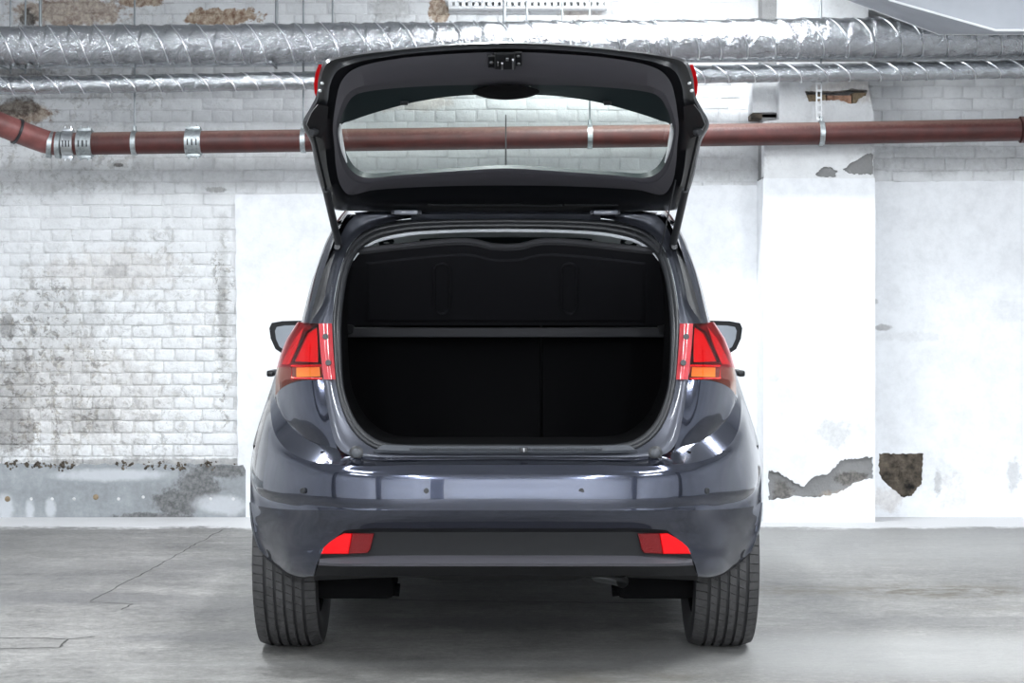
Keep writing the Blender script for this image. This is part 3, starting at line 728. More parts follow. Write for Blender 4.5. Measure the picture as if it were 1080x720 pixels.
for u, v in ((-211.5,517), (-83.5,517), (79.5,517), (209.5,517)):
    y = 5.603 if abs(u) < 150 else 5.712
    part(MB().disc(P(u, v, y+.016), (0,-1,0) if abs(u) < 150 else (u/abs(u)*.5,-.87,0), .0095, .017, 16, .15), 'parking_sensor', M['rubber'])

# --- quarter panels between lamps and bumper
q = MB()
patch(q, [[(190.5,401,5.795), (206,400.5,5.805), (221,402.5,5.85), (233,407,5.92), (240,413,5.98), (243.5,419,6.02)],
          [(188,425,5.775), (204,426,5.79), (221,428,5.85), (234,428,5.93), (239,428,5.965), (241,427,5.99)],
          [(184,449,5.755), (200,450,5.783), (216,449,5.84), (229,445,5.908), (233,442,5.928), (236,437,5.95)],
          [(178,473,5.74), (196,469,5.785), (208,464,5.82), (219,456.5,5.866), (227,449,5.905), (235,438.5,5.95)]], 30, 24)
part_lr(q, 'quarter_panel', M['paint'], 40)
# --- door-frame flange round the opening
WO = [(0,230), (70,231), (115,234), (148,243), (165,260), (173,280), (179,305), (183,341), (181.5,375), (179,400), (174,425), (167,445), (155,462), (135,474), (60,477), (0,477)]
WI = [(0,241), (60,242), (110,246), (140,254), (158,268), (166,285), (171,310), (174,345), (174,380), (173,405), (168,425), (158,445), (143,460), (125,468), (60,470), (0,470)]
KK = [(197,341), (195,370), (192,400), (189,425), (184,450), (178,468), (166,479), (145,483), (60,483.5), (0,483.5)]
fl_ = MB()
patch(fl_, [[gp(u, v, .015) for u, v in ((183,341), (181.5,370), (179,400), (174,425), (167,445), (155,462), (135,474), (60,477), (0,477))],
            [gp(u, v, .0) for u, v in ((193,341), (191,370), (188,400), (184,425), (178,448), (171,466), (158,477), (60,481), (0,481))],
            [gp(u, v, .006) for u, v in ((197.5,341), (195.5,370), (192.5,400), (189,425), (184.5,450), (178.5,469), (166,479.5), (60,484), (0,484))]], 60, 9)
# gutter up the rear pillar
V_ = (341, 320, 300, 280, 260, 245, 233, 226)
wo = (183, 181.5, 178.5, 173.5, 165.5, 151, 118, 60); go = (207, 193, 188.5, 184, 178, 172.5, 165, 158); bo = (207.5, 202.5, 197, 190.5, 182.5, 176, 169, 163); so = (214.5, 209.5, 204.5, 198.5, 190.5, 183.5, 175, 168)
patch(fl_, [[gp(a_, v, .02), gp((a_+b_)/2, v, .03), gp(b_, v, .0)] for v, a_, b_ in zip(V_, wo, go)], 14, 30)
patch(fl_, [[(0,226,6.14), (60,226,6.14), (120,226,6.14), (158,226,6.14)], [(0,220,6.16), (60,220,6.16), (120,221,6.16), (160,224,6.16)]], 20)
patch(fl_, [[(0,231,6.15), (60,231,6.15), (100,232,6.15)], [(0,226,6.14), (60,226,6.14), (100,226,6.14)]], 20)
part(fl_, 'door_frame_flange', M['flange'], 40)
bs = MB(); patch(bs, [[gp(a_, v, .0), gp((a_+b_)/2, v, .012), gp(b_, v, .045)] for v, a_, b_ in zip(V_, go, bo)], 8, 30)
part_lr(bs, 'pillar_trim', M['black_plastic'], 50)
sd = MB(); patch(sd, [[gp(a_, v, .045), gp(b_-1, v, .085), (b_, v, yg(v)+.20)] for v, a_, b_ in zip(V_, bo, so)], 10, 30)
part_lr(sd, 'roof_side_rail', M['paint'], 50)
# seal: rubber bulb and ribbed lips round the opening
sl = MB()
wi3 = spline([gp(u, v, .03) for u, v in WI], 70); wo3 = spline([gp(u, v, .012) for u, v in WO], 70)
def ringline(f, off): return [P(a.x*(1-f)+b.x*f, a.y*(1-f)+b.y*f, a.z*(1-f)+b.z*f+off) for a, b in zip(wi3, wo3)]
for f, r in ((.32, .011), (.72, .008)):
    pl = ringline(f, .0); full = pl + [Vector((-p.x, p.y, p.z)) for p in pl[::-1]]
    sl.tube(full, r, 8, cap=False)
patch(sl, [ringline(0, .02), ringline(.3, .006), ringline(1, .02)], 70, None, world=True)
part(sl, 'door_seal', M['rubber'], 60)
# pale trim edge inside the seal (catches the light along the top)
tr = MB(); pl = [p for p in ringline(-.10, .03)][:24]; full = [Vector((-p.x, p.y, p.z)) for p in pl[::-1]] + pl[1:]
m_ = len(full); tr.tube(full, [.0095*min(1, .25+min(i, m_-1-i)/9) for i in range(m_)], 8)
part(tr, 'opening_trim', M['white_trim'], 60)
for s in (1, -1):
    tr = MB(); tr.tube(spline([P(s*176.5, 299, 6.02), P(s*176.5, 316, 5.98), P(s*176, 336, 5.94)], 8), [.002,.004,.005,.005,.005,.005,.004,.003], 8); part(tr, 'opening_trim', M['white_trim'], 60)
# loading sill: ribbed trim and catch
ls = MB()
patch(ls, [[gp(0,470,.12), gp(80,470,.12), gp(128,468,.12)], [gp(0,470.5,.0), gp(80,470.5,.0), gp(130,469,.0)], [gp(0,476,-.008), gp(80,476,-.008), gp(137,474,-.008)], [gp(0,478.5,.0), gp(80,478.5,.0), gp(140,477,.0)]], 30)
for k in range(-46, 47): ls.rbox((P(k*2.2-.6,0,5.69).x, 5.684, P(0,474.4,5.69).z), (P(k*2.2+.6,0,5.69).x, 5.70, P(0,471.6,5.69).z), .0012)
part(ls, 'loading_sill', M['sill'], 30)
part(MB().rbox((P(15,0,5.69).x, 5.676, P(0,477,5.69).z), (P(23,0,5.69).x, 5.70, P(0,471.5,5.69).z), .003), 'tailgate_striker', M['rubber'])
part(MB().rbox((P(19,0,5.69).x-.002, 5.672, P(0,476.5,5.69).z), (P(19,0,5.69).x+.002, 5.68, P(0,472,5.69).z), .001), 'striker_pin', M['metal'])
for s in (1, -1):
    b0 = P(s*157.5, 477.5, 5.70)
    o = part(MB().disc(b0, (0,-1,.1), .022, .012, 20, .2), 'bump_stop', M['rubber'])
    part(MB().disc(b0+Vector((0,-.010,.001)), (0,-1,.1), .014, .008, 16, .4), 'bump_stop_face', M['sill'], parent=o); 
# --- tail lamps
for s in (1, -1):
    def LP(u, v, y): return P(s*u, v, y)
    rows = [[(197.5,341,5.862), (206,340.5,5.872), (213,340,5.91), (218,339.5,5.96), (220,340,6.04)],
            [(196,356,5.845), (208,356,5.852), (219,356,5.89), (228,356,5.95), (231,357,6.04)],
            [(194.5,372,5.83), (209,372,5.838), (223,372,5.88), (234,372,5.945), (237.5,373,6.04)],
            [(193,386,5.815), (209,386,5.825), (225,386,5.87), (237,387,5.94), (241.5,388,6.04)],
            [(192,395,5.805), (209,395,5.815), (226,396.5,5.86), (238.5,400,5.935), (243,403,6.04)],
            [(191,400.5,5.80), (206,400,5.808), (221,402,5.85), (234,407.5,5.925), (243,417,6.03)]]
    R = [spline([LP(*p) for p in r], 20) for r in rows]; mb = MB(); mb.add([p for r in R[:4] for p in r], grid_faces(4, 20))
    lamp = part(mb, 'tail_lamp', M['lens'], 60); lamp['label'] = 'red outer lens'
    mb = MB(); mb.add([p for r in R[3:] for p in r], grid_faces(3, 20)); part(mb, 'indicator_lens', M['lens_low'], 60, parent=lamp)
    def inner(name, pts, mm, off, thick=.01):
        mb = MB(); fr = [LP(u, v, y+off) for u, v, y in pts]; prism(mb, fr, [p+Vector((0, thick, 0)) for p in fr]); part(mb, name, M[mm], 30, parent=lamp)
    rows2 = [[LP(u, v, y+.05) for u, v, y in r] for r in rows]; mb = MB()
    R = [spline(r, 16) for r in rows2]; mb.add([p for r in R for p in r], grid_faces(6, 16)); part(mb, 'lamp_body', M['red_dark'], 60, parent=lamp)
    inner('brake_reflector', [(199,344,5.855), (208,352,5.87), (216,368,5.86), (222,381,5.865), (196,382,5.83)], 'red_in', .022)
    inner('side_reflector', [(213,345,5.90), (223,357,5.93), (232,374,5.95), (237,384,5.96), (228,384,5.90), (220,366,5.89)], 'red_in', .02)
    inner('indicator', [(196.5,387,5.82), (221,387.5,5.855), (221,397.5,5.85), (195.5,397,5.815)], 'orange', .018)
    mb = MB(); fr = [LP(u, v, y+.012) for u, v, y in ((194,385.5,5.825), (226,386,5.875), (226,399,5.865), (193,399.5,5.81))]
    mb.tube(fr+[fr[0]], .0045, 6, cap=False); part(mb, 'indicator_rim', M['red_in'], 60, parent=lamp)
    mb = MB(); fr = [LP(u, v, y+.012) for u, v, y in ((198,343,5.86), (210,350,5.875), (219,368,5.87), (224,382,5.87), (197,383,5.83))]
    mb.tube(fr+[fr[0]], .004, 6, cap=False); part(mb, 'lamp_divider', M['paint_dark'], 60, parent=lamp)
    mb = MB(); patch(mb, [[(s*183.5,341,5.858), (s*190,341,5.845), (s*197.5,341,5.85)], [(s*182,370,5.825), (s*189,370,5.810), (s*195.5,370,5.818)], [(s*179.5,400,5.785), (s*186,400,5.772), (s*192,400,5.785)]], 8, 12, mirror=False)
    part(mb, 'lamp_flange', M['red_flange'], 60, parent=lamp)
    for u, v, y in ((190,355,5.834), (187,382.5,5.795)):
        part(MB().disc(LP(u, v, y), (0,-1,.1), .0095, .009, 14, .1), 'screw_hole', M['rubber'], parent=lamp)

# --- body sides, roof, bonnet
ZP0 = [(.17,.80), (.40,.845), (.62,.869), (.701,.856), (.78,.832), (.872,.80), (.96,.772), (1.034,.74), (1.10,.695), (1.234,.662), (1.363,.617), (1.454,.574), (1.50,.53)]
ZP1 = [(.17,.81), (.40,.865), (.62,.88), (.701,.878), (.78,.87), (.872,.858), (.96,.838), (1.034,.79), (1.10,.752), (1.234,.705), (1.363,.66), (1.454,.625), (1.53,.55)]
def bx_(y, z):
    t_ = min(1, max(0, (y-6.22)/.65)); t_ = t_*t_*(3-2*t_); a_ = lerp_tab(ZP0, z); b_ = lerp_tab(ZP1, z)
    x = a_*(1-t_)+b_*t_
    if y < 6.22: x = x*(1-.06*(6.22-y)/.18)-.008
    if y > 9.0: x *= 1-.25*((y-9.0)/.65)**2
    return x
bodym, glassm, seamm = MB(), MB(), MB()
ys = [6.04+.045*i for i in range(4)]+[6.22+i*.0417 for i in range(83)]; zs = [.17+i*.0325 for i in range(42)]
def top_z(y): return lerp_tab([(6.1,1.49), (6.5,1.52), (7.0,1.535), (7.6,1.53), (8.0,1.47), (8.75,1.04), (9.2,.98), (9.55,.85), (9.68,.6)], y)
wheels_y = (6.3, 8.915)
def in_arch(y, z): return any((y-w_)**2+(z-.32)**2 < .352**2 for w_ in wheels_y)
def arch_snap(y, z):
    """pull grid points beside a wheel opening onto its circle"""
    for w_ in wheels_y:
        d = math.hypot(y-w_, z-.32)
        if .31 < d < .374: return w_+(y-w_)*.352/d, .32+(z-.32)*.352/d
    return y, z
def is_win(y, z): return 1.02 < z < min(1.42, top_z(y)-.1) and (6.42 < y < 7.28 or 7.40 < y < 8.45)
for s in (1, -1):
    for i in range(len(ys)-1):
        for j in range(len(zs)-1):
            y0, y1, z0, z1 = ys[i], ys[i+1], zs[j], zs[j+1]; yc, zc = (y0+y1)/2, (z0+z1)/2
            if in_arch(yc, zc) or zc > top_z(yc)-.01 or (yc < 6.2 and zc < .68): continue
            vs = [(s*bx_(a_, b_), a_, b_) for a_, b_ in (arch_snap(*q_) for q_ in ((y0,z0), (y1,z0), (y1,z1), (y0,z1)))]
            (glassm if is_win(yc, zc) else bodym).add(vs, [(0,1,2,3)])
def weld(mb, d=.0004):
    bm = bmesh.new(); vv = [bm.verts.new(p) for p in mb.v]
    for f in mb.f: bm.faces.new([vv[i] for i in f])
    bmesh.ops.remove_doubles(bm, verts=bm.verts[:], dist=d); bm.verts.index_update()
    mb.v = [tuple(p.co) for p in bm.verts]; mb.f = [tuple(p.index for p in f.verts) for f in bm.faces]; bm.free(); return mb
part_lr(weld(bodym), 'body_side', M['paint'], 40)
for s in (1, -1):
    for (a_, b_) in ((6.42, 7.28), (7.40, 8.45)):
        g_ = MB()
        for f in glassm.f:
            ps = [glassm.v[i] for i in f]; cy = sum(p[1] for p in ps)/4
            if ps[0][0]*s > 0 and a_ < cy < b_: g_.add(ps, [(0,1,2,3)])
        if g_.f: part(weld(g_), 'side_window', M['side_glass'], 60)
rf = MB(); rows = []
for y in (6.12, 6.3, 6.6, 7.0, 7.5, 7.85, 8.0):
    z = top_z(y); e = bx_(max(6.22, y), z-.06); rows.append([(0, y, z), (e*.5, y, z-.006), (e*.85, y, z-.025), (e, y, z-.06)])
patch(rf, rows, 14, 30, world=True); part(rf, 'roof', M['paint'], 40)
rf = MB(); rows = []
for y in (8.78, 9.0, 9.2, 9.4, 9.55, 9.62, 9.64, 9.60):
    z = {8.78:1.02, 9.0:1.0, 9.2:.97, 9.4:.90, 9.55:.80, 9.62:.62, 9.64:.42, 9.60:.2}[y]; e = bx_(y, min(z, .85))*1.0
    rows.append([(0, y, z), (e*.5, y-.01, z-.005), (e*.85, y-.05, z-.03), (e, y-.12, z-.09)])
patch(rf, rows, 14, 40, world=True); part(rf, 'bonnet', M['paint'], 40)
ws = MB(); patch(ws, [[(0,8.0,1.47), (.3,8.0,1.465), (.57,7.97,1.42)], [(0,8.78,1.025), (.4,8.76,1.02), (.76,8.68,.98)]], 14, world=True); part(ws, 'windscreen', M['side_glass'], 60)
# antenna, mirrors, door handles
part(MB().tube([P(0,205,6.45), P(0,160,6.5), P(0,121,6.55)], [.004,.003,.002], 8), 'antenna', M['rubber'])
for s in (1, -1):
    my = 8.1; k = my/F
    fr = [Vector((s*u*k, my, H+(326-v)*k)) for u, v in ((219,338), (236,338.5), (247,340.5), (249.5,346), (248,357), (243,368), (237,372), (228,368), (221,357))]
    bk = [p*1.0 + Vector((-s*.01, .09, 0)) for p in fr]
    mb = MB(); c0 = sum(bk, Vector())/9; bk2 = [p.lerp(c0, .35)+Vector((0, .07, 0)) for p in bk]
    prism(mb, fr, bk); prism(mb, bk, bk2); o = part(mb, 'door_mirror', M['black_plastic'], 50)
    c1 = sum(fr, Vector())/9; gl = [p.lerp(c1, .24)+Vector((-s*.012, -.004, -.004)) for p in fr]; gl = [p+Vector((0, (p.x-c1.x)*s*.12, 0)) for p in gl]
    mb = MB(); prism(mb, gl, [p+Vector((0, .004, 0)) for p in gl])
    part(mb, 'mirror_glass', M['chrome'], 30, parent=o)
    part(MB().tube([(s*.78, 8.16, 1.0), (s*.90, 8.16, 1.02), (s*.97, 8.16, 1.04)], [.05, .032, .03], 10), 'mirror_arm', M['black_plastic'], parent=o)
    for y in (6.98, 7.95):
        part(MB().rbox((s*.886-.014, y-.09, .896), (s*.886+.014, y+.09, .920), .008), 'door_handle', M['paint_dark'])
# --- interior
bt = MB()
bt.box((-.56, 5.74, .66), (.56, 6.62, .68)); bt.box((-.60, 6.04, .60), (-.575, 6.9, 1.07)); bt.box((.575, 6.04, .60), (.60, 6.9, 1.07)); bt.box((-.58, 5.745, .60), (.58, 5.76, .705))
patch(bt, [ringline(-.05, .03)[24:], [Vector((min(p.x, .575), max(p.y, 6.05)+.1, max(p.z, .68))) for p in ringline(-.05, .03)[24:]]], 40, world=True)
part(bt, 'boot_lining', M['carpet'], 40)
xs = 37.5*6.6/F
part(MB().rbox((-.572, 6.60, .68), (xs-.003, 6.70, 1.095), .012), 'rear_seatback', M['carpet'])
part(MB().rbox((xs+.003, 6.60, .68), (.572, 6.70, 1.095), .012), 'rear_seatback', M['carpet'])
z0, z1 = P(0,355.5,6.47).z, P(0,345.5,6.47).z
part(MB().rbox((-168*6.47/F, 6.45, z0), (168*6.47/F, 6.60, z1), .008), 'shelf_ledge', M['seat'])
for s in (1, -1):
    o = part(MB().rbox((s*171*6.3/F-.02, 5.98, P(0,352,6.2).z), (s*171*6.3/F+.02, 6.5, P(0,343,6.2).z), .006), 'shelf_support', M['black_plastic'])
# parcel shelf hung up at its rear edge
def shelf_y(v): return 6.05+(v-258)/(343-258)*.42
def sp_(u, v, off=0): return P(u, v, shelf_y(v)+off)
tc = [(0,262), (16,261), (30,257.5), (42,256), (60,256.3), (100,260), (140,264.5), (162,267.5), (168.5,272)]
def shelf_rows(us, inset, bot, off, wmax):
    r0 = []; 
    T = spline([(u, v, 0) for u, v in tc], 40)
    T = [t_ for t_ in T if t_.x <= wmax]
    rows = []
    for k in range(10):
        f = k/9; rows.append([sp_(t_.x, (t_.y+inset)*(1-f)+bot*f, off) for t_ in T])
    return rows
sh = MB(); rw = shelf_rows(None, 0, 343, 0, 170); patch(sh, rw, 40, world=True)
rb = [[p+Vector((0, .025, .012)) for p in r] for r in rw]; patch(sh, rb, 40, world=True)
patch(sh, [rw[0], rb[0]], 40, world=True); patch(sh, [rw[-1], rb[-1]], 40, world=True); patch(sh, [[r[-1] for r in rw], [r[-1] for r in rb]], 10, world=True)
shelf = part(sh, 'parcel_shelf', M['shelf'], 40)
sh = MB(); rw2 = shelf_rows(None, 14, 337, -.010, 147); patch(sh, rw2, 40, world=True); rw1 = shelf_rows(None, 11, 340, .001, 151)
patch(sh, [rw2[0], rw1[0]], 40, world=True); patch(sh, [rw2[-1], rw1[-1]], 40, world=True); patch(sh, [[r[-1] for r in rw2], [r[-1] for r in rw1]], 10, world=True)
part(sh, 'raised_panel', M['shelf'], 25, parent=shelf)
for s in (1, -1):
    mb = MB(); loop = []
    for k in range(24):
        a_ = 2*PI*k/24; cu, cv = s*67, 304 + (18 if math.sin(a_) > 0 else -18)
        loop.append(sp_(cu+8.5*math.cos(a_), cv+8.5*math.sin(a_), -.013))
    mb.tube(loop+[loop[0]], .0045, 6, cap=False); part(mb, 'moulded_rib', M['shelf'], 60, parent=shelf)
mb = MB(); T = [sp_(t_.x, t_.y, .012)+Vector((0,0,.004)) for t_ in spline([(u, v, 0) for u, v in tc], 40)]
mb.tube([Vector((-p.x, p.y, p.z)) for p in T[::-1]]+T[1:], .012, 8); part(mb, 'shelf_edge', M['seat'], 60, parent=shelf)
part(MB().tube([P(179,190,5.86), P(170,232,5.95), P(161,272,6.05)], .0025, 6), 'shelf_cord', M['rubber'])
# headliner, pillars' inner trim, head restraints, visors
hl = MB(); rows = []
for y in (6.17, 6.5, 7.0, 7.6, 7.95):
    z = {6.17:1.432, 6.5:1.475, 7.0:1.49, 7.6:1.485, 7.95:1.43}[y]; e = bx_(max(6.22, y), 1.40)-.03; rows.append([(0, y, z), (e*.6, y, z-.008), (e*.9, y, z-.04), (e, y, z-.09)])
patch(hl, rows, 14, 20, world=True); part(hl, 'headliner', M['headliner'], 50)
pt = MB()
for s in (1, -1):
    patch(pt, [[(s*.545,6.10,1.38), (s*.575,6.35,1.40), (s*.60,6.42,1.40)], [(s*.565,5.98,1.24), (s*.60,6.30,1.24), (s*.64,6.42,1.24)], [(s*.565,5.90,1.10), (s*.63,6.2,1.08), (s*.68,6.42,1.05)]], 10, 10, mirror=False, world=True)
    part(MB().box((s*.64-.02, 7.27, 1.0), (s*.64+.02, 7.41, 1.45)), 'centre_pillar_trim', M['headliner'])
part_lr(pt, 'pillar_inner_trim', M['headliner'], 50)
for x in (-.36, .36):
    part(MB().rbox((x-.24, 7.30, .55), (x+.24, 7.42, 1.18), .05), 'front_seat', M['seat'])
    part(MB().rbox((x-.13, 7.32, 1.20), (x+.13, 7.42, 1.415), .045), 'head_restraint', M['seat'])
part(MB().rbox((-90*7.9/F, 7.80, 1.425), (90*7.9/F, 7.9, 1.475), .01), 'sun_visor', M['teal_trim'])
hg = MB(); loop = [P(130+7*math.cos(2*PI*k/20), 255.5+4.2*math.sin(2*PI*k/20), 6.55) for k in range(21)]; hg.tube(loop, .008, 8, cap=False)
part(hg, 'grab_handle', M['teal_trim'])
hg = MB(); loop = [P(-126+6*math.cos(2*PI*k/20), 256+3.6*math.sin(2*PI*k/20), 6.55) for k in range(21)]; hg.tube(loop, .009, 8, cap=False)
part(hg, 'grab_handle', M['teal_trim'])
# --- underbody
ub = MB(); ub.box((-.60, 5.86, .30), (.60, 9.4, .36)); ub.box((-.80, 6.75, .19), (.80, 8.5, .36))
part(ub, 'underbody', M['under'], 30)
sa = MB()
for s in (1, -1):
    sa.rbox(tuple(min(a_, b_) for a_, b_ in zip(P(s*117,0,6.2), P(s*196,0,6.2)))[:1]+(6.1, P(0,627,6.2).z), tuple(max(a_, b_) for a_, b_ in zip(P(s*117,0,6.2), P(s*196,0,6.2)))[:1]+(6.4, .32), .02)
    sa.tube([P(s*112,622,6.2), P(s*135,620,6.2)], .022, 8)
sa.tube([(-.5, 6.35, .30), (.5, 6.35, .30)], .05, 12)
part(sa, 'rear_axle', M['under'], 40)
mf = MB(); mf.tube([(.05, 6.1, .335), (.45, 6.1, .335)], .075, 18); part(mf, 'silencer', M['metal'], 40)
mf = MB(); mf.tube(spline([P(96,607,6.0), P(108,609,5.9), P(118,611,5.80), P(123,613,5.74)], 10), [.02]*10, 14, cap=False); part(mf, 'exhaust_tip', M['steel'], 40)
wl = MB()
for s in (1, -1):
    for wy in wheels_y:
        n = 20; vs = []
        for k in range(n+1):
            a_ = .22+(PI-.44)*k/n; y = wy+.345*math.cos(a_); z = .32+.345*math.sin(a_)
            vs += [(s*.60, y, z), (s*.775, y, z)]
        wl.add(vs, [(2*k, 2*k+1, 2*k+3, 2*k+2) for k in range(n)])
        wl.add([vs[0]]+[vs[2*k] for k in range(n+1)], [tuple(range(1, n+2))])
part_lr(wl, 'wheel_arch_liner', M['under'], 40)
# --- wheels
def wheel(x, y):
    """wheel about (x, y): tyre carcass, tread blocks, rim with spokes; outboard face to +X"""
    R, hw = .316, .1075
    t = empty('wheel', (x, y, R)); t.parent = car; t.matrix_parent_inverse = Matrix.Translation(-Vector(car.location))
    prof = [(-.09,.205), (-.102,.225), (-hw,.255), (-.1065,.283), (-.098,.302), (-.084,.3085), (.084,.3085), (.098,.302), (.1065,.283), (hw,.255), (.102,.225), (.09,.205), (-.09,.205)]
    MB().lathe_x(prof, 72).build('tyre', M['tyre'], t, ang=50)
    tb = MB(); N = 66
    ribs = [(-.103,-.067,.10), (-.056,-.035,.3), (-.025,-.004,.3), (.006,.027,.3), (.037,.058,.3), (.069,.103,.10)]
    for ri, (x0, x1, sk) in enumerate(ribs):
        gap = .11 if ri in (0, 5) else .075
        for k in range(N):
            a0 = 2*PI*(k+gap/2+ri*.37)/N; a1 = 2*PI*(k+1-gap/2+ri*.37)/N; sh_ = sk*2*PI/N
            vs = []
            for (xx, d_) in ((x0, 0), (x1, sh_)):
                drop = 0.0 if abs(xx) < .07 else .011*((abs(xx)-.07)/.033)**1.6
                for aa in (a0+d_, a1+d_):
                    for rr_ in (R-.0115-drop, R-drop): vs.append((xx, rr_*math.cos(aa), rr_*math.sin(aa)))
            tb.add(vs, [(1,3,7,5), (0,1,5,4), (2,6,7,3), (0,2,3,1), (4,5,7,6)])
    tag(tb.build('tread_blocks', M['tread'], t, smooth=False), kind='stuff')
    sg = 1 if x > 0 else -1
    MB().lathe_x([(sg*.09,.205), (sg*.085,.19), (sg*.03,.185), (sg*.02,.06), (sg*.05,.05), (sg*.055,0)], 40).build('rim', M['metal'], t, ang=40)
    sp_m = MB()
    for k in range(5):
        a_ = 2*PI*k/5; sp_m.tube([(sg*.055, .04*math.cos(a_), .04*math.sin(a_)), (sg*.075, .19*math.cos(a_), .19*math.sin(a_))], [.03, .022], 8)
    sp_m.build('spokes', M['metal'], t)
    MB().lathe_x([(-sg*.09,.205), (-sg*.085,.19), (-sg*.0,.18), (-sg*.0,.0)], 40).build('brake_backing', M['under'], t, ang=40)
    return t
for wy in wheels_y:
    for s in (-1, 1): wheel(s*.727, wy)

# --- open tailgate
TG0 = 3.2557
def tg(u, v, off=0):
    s_ = (326-v)/F; return P(u, v, (TG0-off)/(.485+.874*s_))
NT = Vector((0, -.485, -.874))
RA = [(0,44), (60,46.5), (120,52), (170,58.5), (190,64), (197,79), (200,101), (206.5,114), (214.5,131), (206,150), (200,180), (193,203), (185,219), (150,222.5), (70,223.5), (0,223.5)]
RB = [(0,55), (60,57), (115,62), (150,69), (165,76), (174,87), (178.5,103), (181,119), (182.5,135), (181,152), (179,176), (175,194), (166,205), (140,200.5), (70,196.5), (0,195.5)]
RB0 = [(0,51), (60,53), (117,58.5), (160,66.5), (178,75), (185.5,90), (188,108), (191,120), (194,135), (191,151), (188,178), (183,198), (174,212), (143,213), (70,212), (0,211)]
RC = [(0,89.5), (60,90), (110,92.5), (143,96), (156,99), (163,103.5), (168.5,112), (173,122), (177,136), (175.5,151), (170,168), (163,180), (150,187), (112,184.5), (55,180.5), (0,177.5)]
RM = [(0,81), (60,82), (111,85.5), (147,90), (160,94), (168,100), (173,110), (177,122), (179.5,136), (178,152), (174,170), (167,184), (155,193), (118,189), (57,184.5), (0,181.5)]
RW = [(0,100), (50,101), (95,107.5), (130,116.5), (151,123), (163,127.3), (171.5,130), (174.5,133.5), (174,138.5), (172,150), (166,166), (159,176), (148,182), (110,180.5), (55,177), (0,174)]
def rng(R_, off, n=90): return [tg(p.x, p.y, off) for p in spline([(u, v, 0) for u, v in R_], n)]
def rng_c(R_, off):  # same stations in every ring: resample segment by segment
    out = []
    pts = [(u, v, 0) for u, v in R_]
    dense = spline(pts, 400, True)
    idx = []; j = 0
    for p in pts:
        best = min(range(j, len(dense)), key=lambda i: (dense[i]-Vector(p)).length); idx.append(best); j = best
    for a_, b_ in zip(idx, idx[1:]):
        for k in range(6):
            f = a_+(b_-a_)*k/6; i0 = int(f); i1 = min(i0+1, len(dense)-1); q_ = dense[i0].lerp(dense[i1], f-i0); out.append(tg(q_.x, q_.y, off))
    out.append(tg(R_[-1][0], R_[-1][1], off)); return out
def rings(mb, *rs):
    for a_, b_ in zip(rs, rs[1:]):
        n = len(a_); vs = a_+b_; fs = [(i, i+1, n+i+1, n+i) for i in range(n-1)]
        mb.add(vs, fs); mb.add([Vector((-p.x, p.y, p.z)) for p in vs], [f[::-1] for f in fs])
fr = MB()
aA, aB0, aB = rng_c(RA, .0), rng_c(RB0, .045), rng_c(RB, .035)
RA2 = [(u*.985, v+(2.0 if v < 60 else -1.0 if v > 210 else 0)) for u, v in RA]
rings(fr, rng_c(RA, .0), rng_c([(a_[0]*.8+b_[0]*.2, a_[1]*.8+b_[1]*.2) for a_, b_ in zip(RA, RB0)], .022), rng_c([(a_[0]*.45+b_[0]*.55, a_[1]*.45+b_[1]*.55) for a_, b_ in zip(RA, RB0)], .026), aB0, aB)
tail = part(weld(fr), 'tailgate', M['paint_dark'], 60)
tail['label'] = 'open tailgate'
tp_ = MB(); rings(tp_, aB, rng_c(RB, .05), rng_c(RM, .055)); rings(tp_, rng_c(RM, .055), rng_c([(u, v+.8) for u, v in RM], .05), rng_c(RC, .045), rng_c(RC, .02))
part(weld(tp_), 'tailgate_trim', M['grey_trim'], 30, parent=tail)
tb_ = MB(); rings(tb_, rng_c(RC, .02), rng_c(RW, -.012)); part(weld(tb_), 'window_border', M['teal_trim'], 40, parent=tail)
sk = MB(); rings(sk, rng_c(RA, .0), rng_c(RA2, -.03), rng_c([(a_[0]*.7+b_[0]*.3, a_[1]*.7+b_[1]*.3) for a_, b_ in zip(RA, RW)], -.055), rng_c(RW, -.026), rng_c(RW, -.012))
part(weld(sk), 'outer_skin', M['paint'], 40, parent=tail)
gw = MB(); ctr = [tg(0, v, -.014) for v in (100, 174)]
W_ = rng_c(RW, -.014); n = len(W_); vs = W_+[Vector((-p.x, p.y, p.z)) for p in W_[::-1]][1:-1]
gw.add(vs, [tuple(range(len(vs)))]); part(gw, 'rear_window', M['glass'], 40, parent=tail, smooth=False)
# latch, pull cup, buffers
lt = MB()
def tbox(mb, u0, v0, u1, v1, o0, o1, b=.0):
    f_ = [tg(u, v, o1) for u, v in ((u0,v0), (u1,v0), (u1,v1), (u0,v1))]; k_ = [tg(u, v, o0) for u, v in ((u0,v0), (u1,v0), (u1,v1), (u0,v1))]
    c_ = sum(f_, Vector())/4; f2 = [p.lerp(c_, .12) for p in f_]; prism(mb, f_, k_); prism(mb, [p+NT*.004 for p in f2], f_)
tbox(lt, -12, 55, 10, 73, .03, .075); o = part(lt, 'latch', M['black_plastic'], 30, parent=tail)
pl = MB(); tbox(pl, -19, 58, -10, 71, .03, .058); tbox(pl, 9, 54, 17, 69, .03, .06); part_lr(pl, 'latch_plate', M['paint_dark'], 30, parent=tail)
bl = MB()
for u, v in ((-15,65), (13,58), (13.5,66)): bl.disc(tg(u, v, .06), NT, .0055, .006, 10)
tbox(bl, 6.5, 62, 8.5, 73, .07, .083); tbox(bl, -5, 66, -3, 73, .07, .083); tbox(bl, -9, 65, -7.5, 69, .07, .083); tbox(bl, 0, 61, 3, 63.5, .07, .083)
part(bl, 'latch_bolt', M['metal'], 30, parent=tail)
cu = MB(); n = 28; vs = []
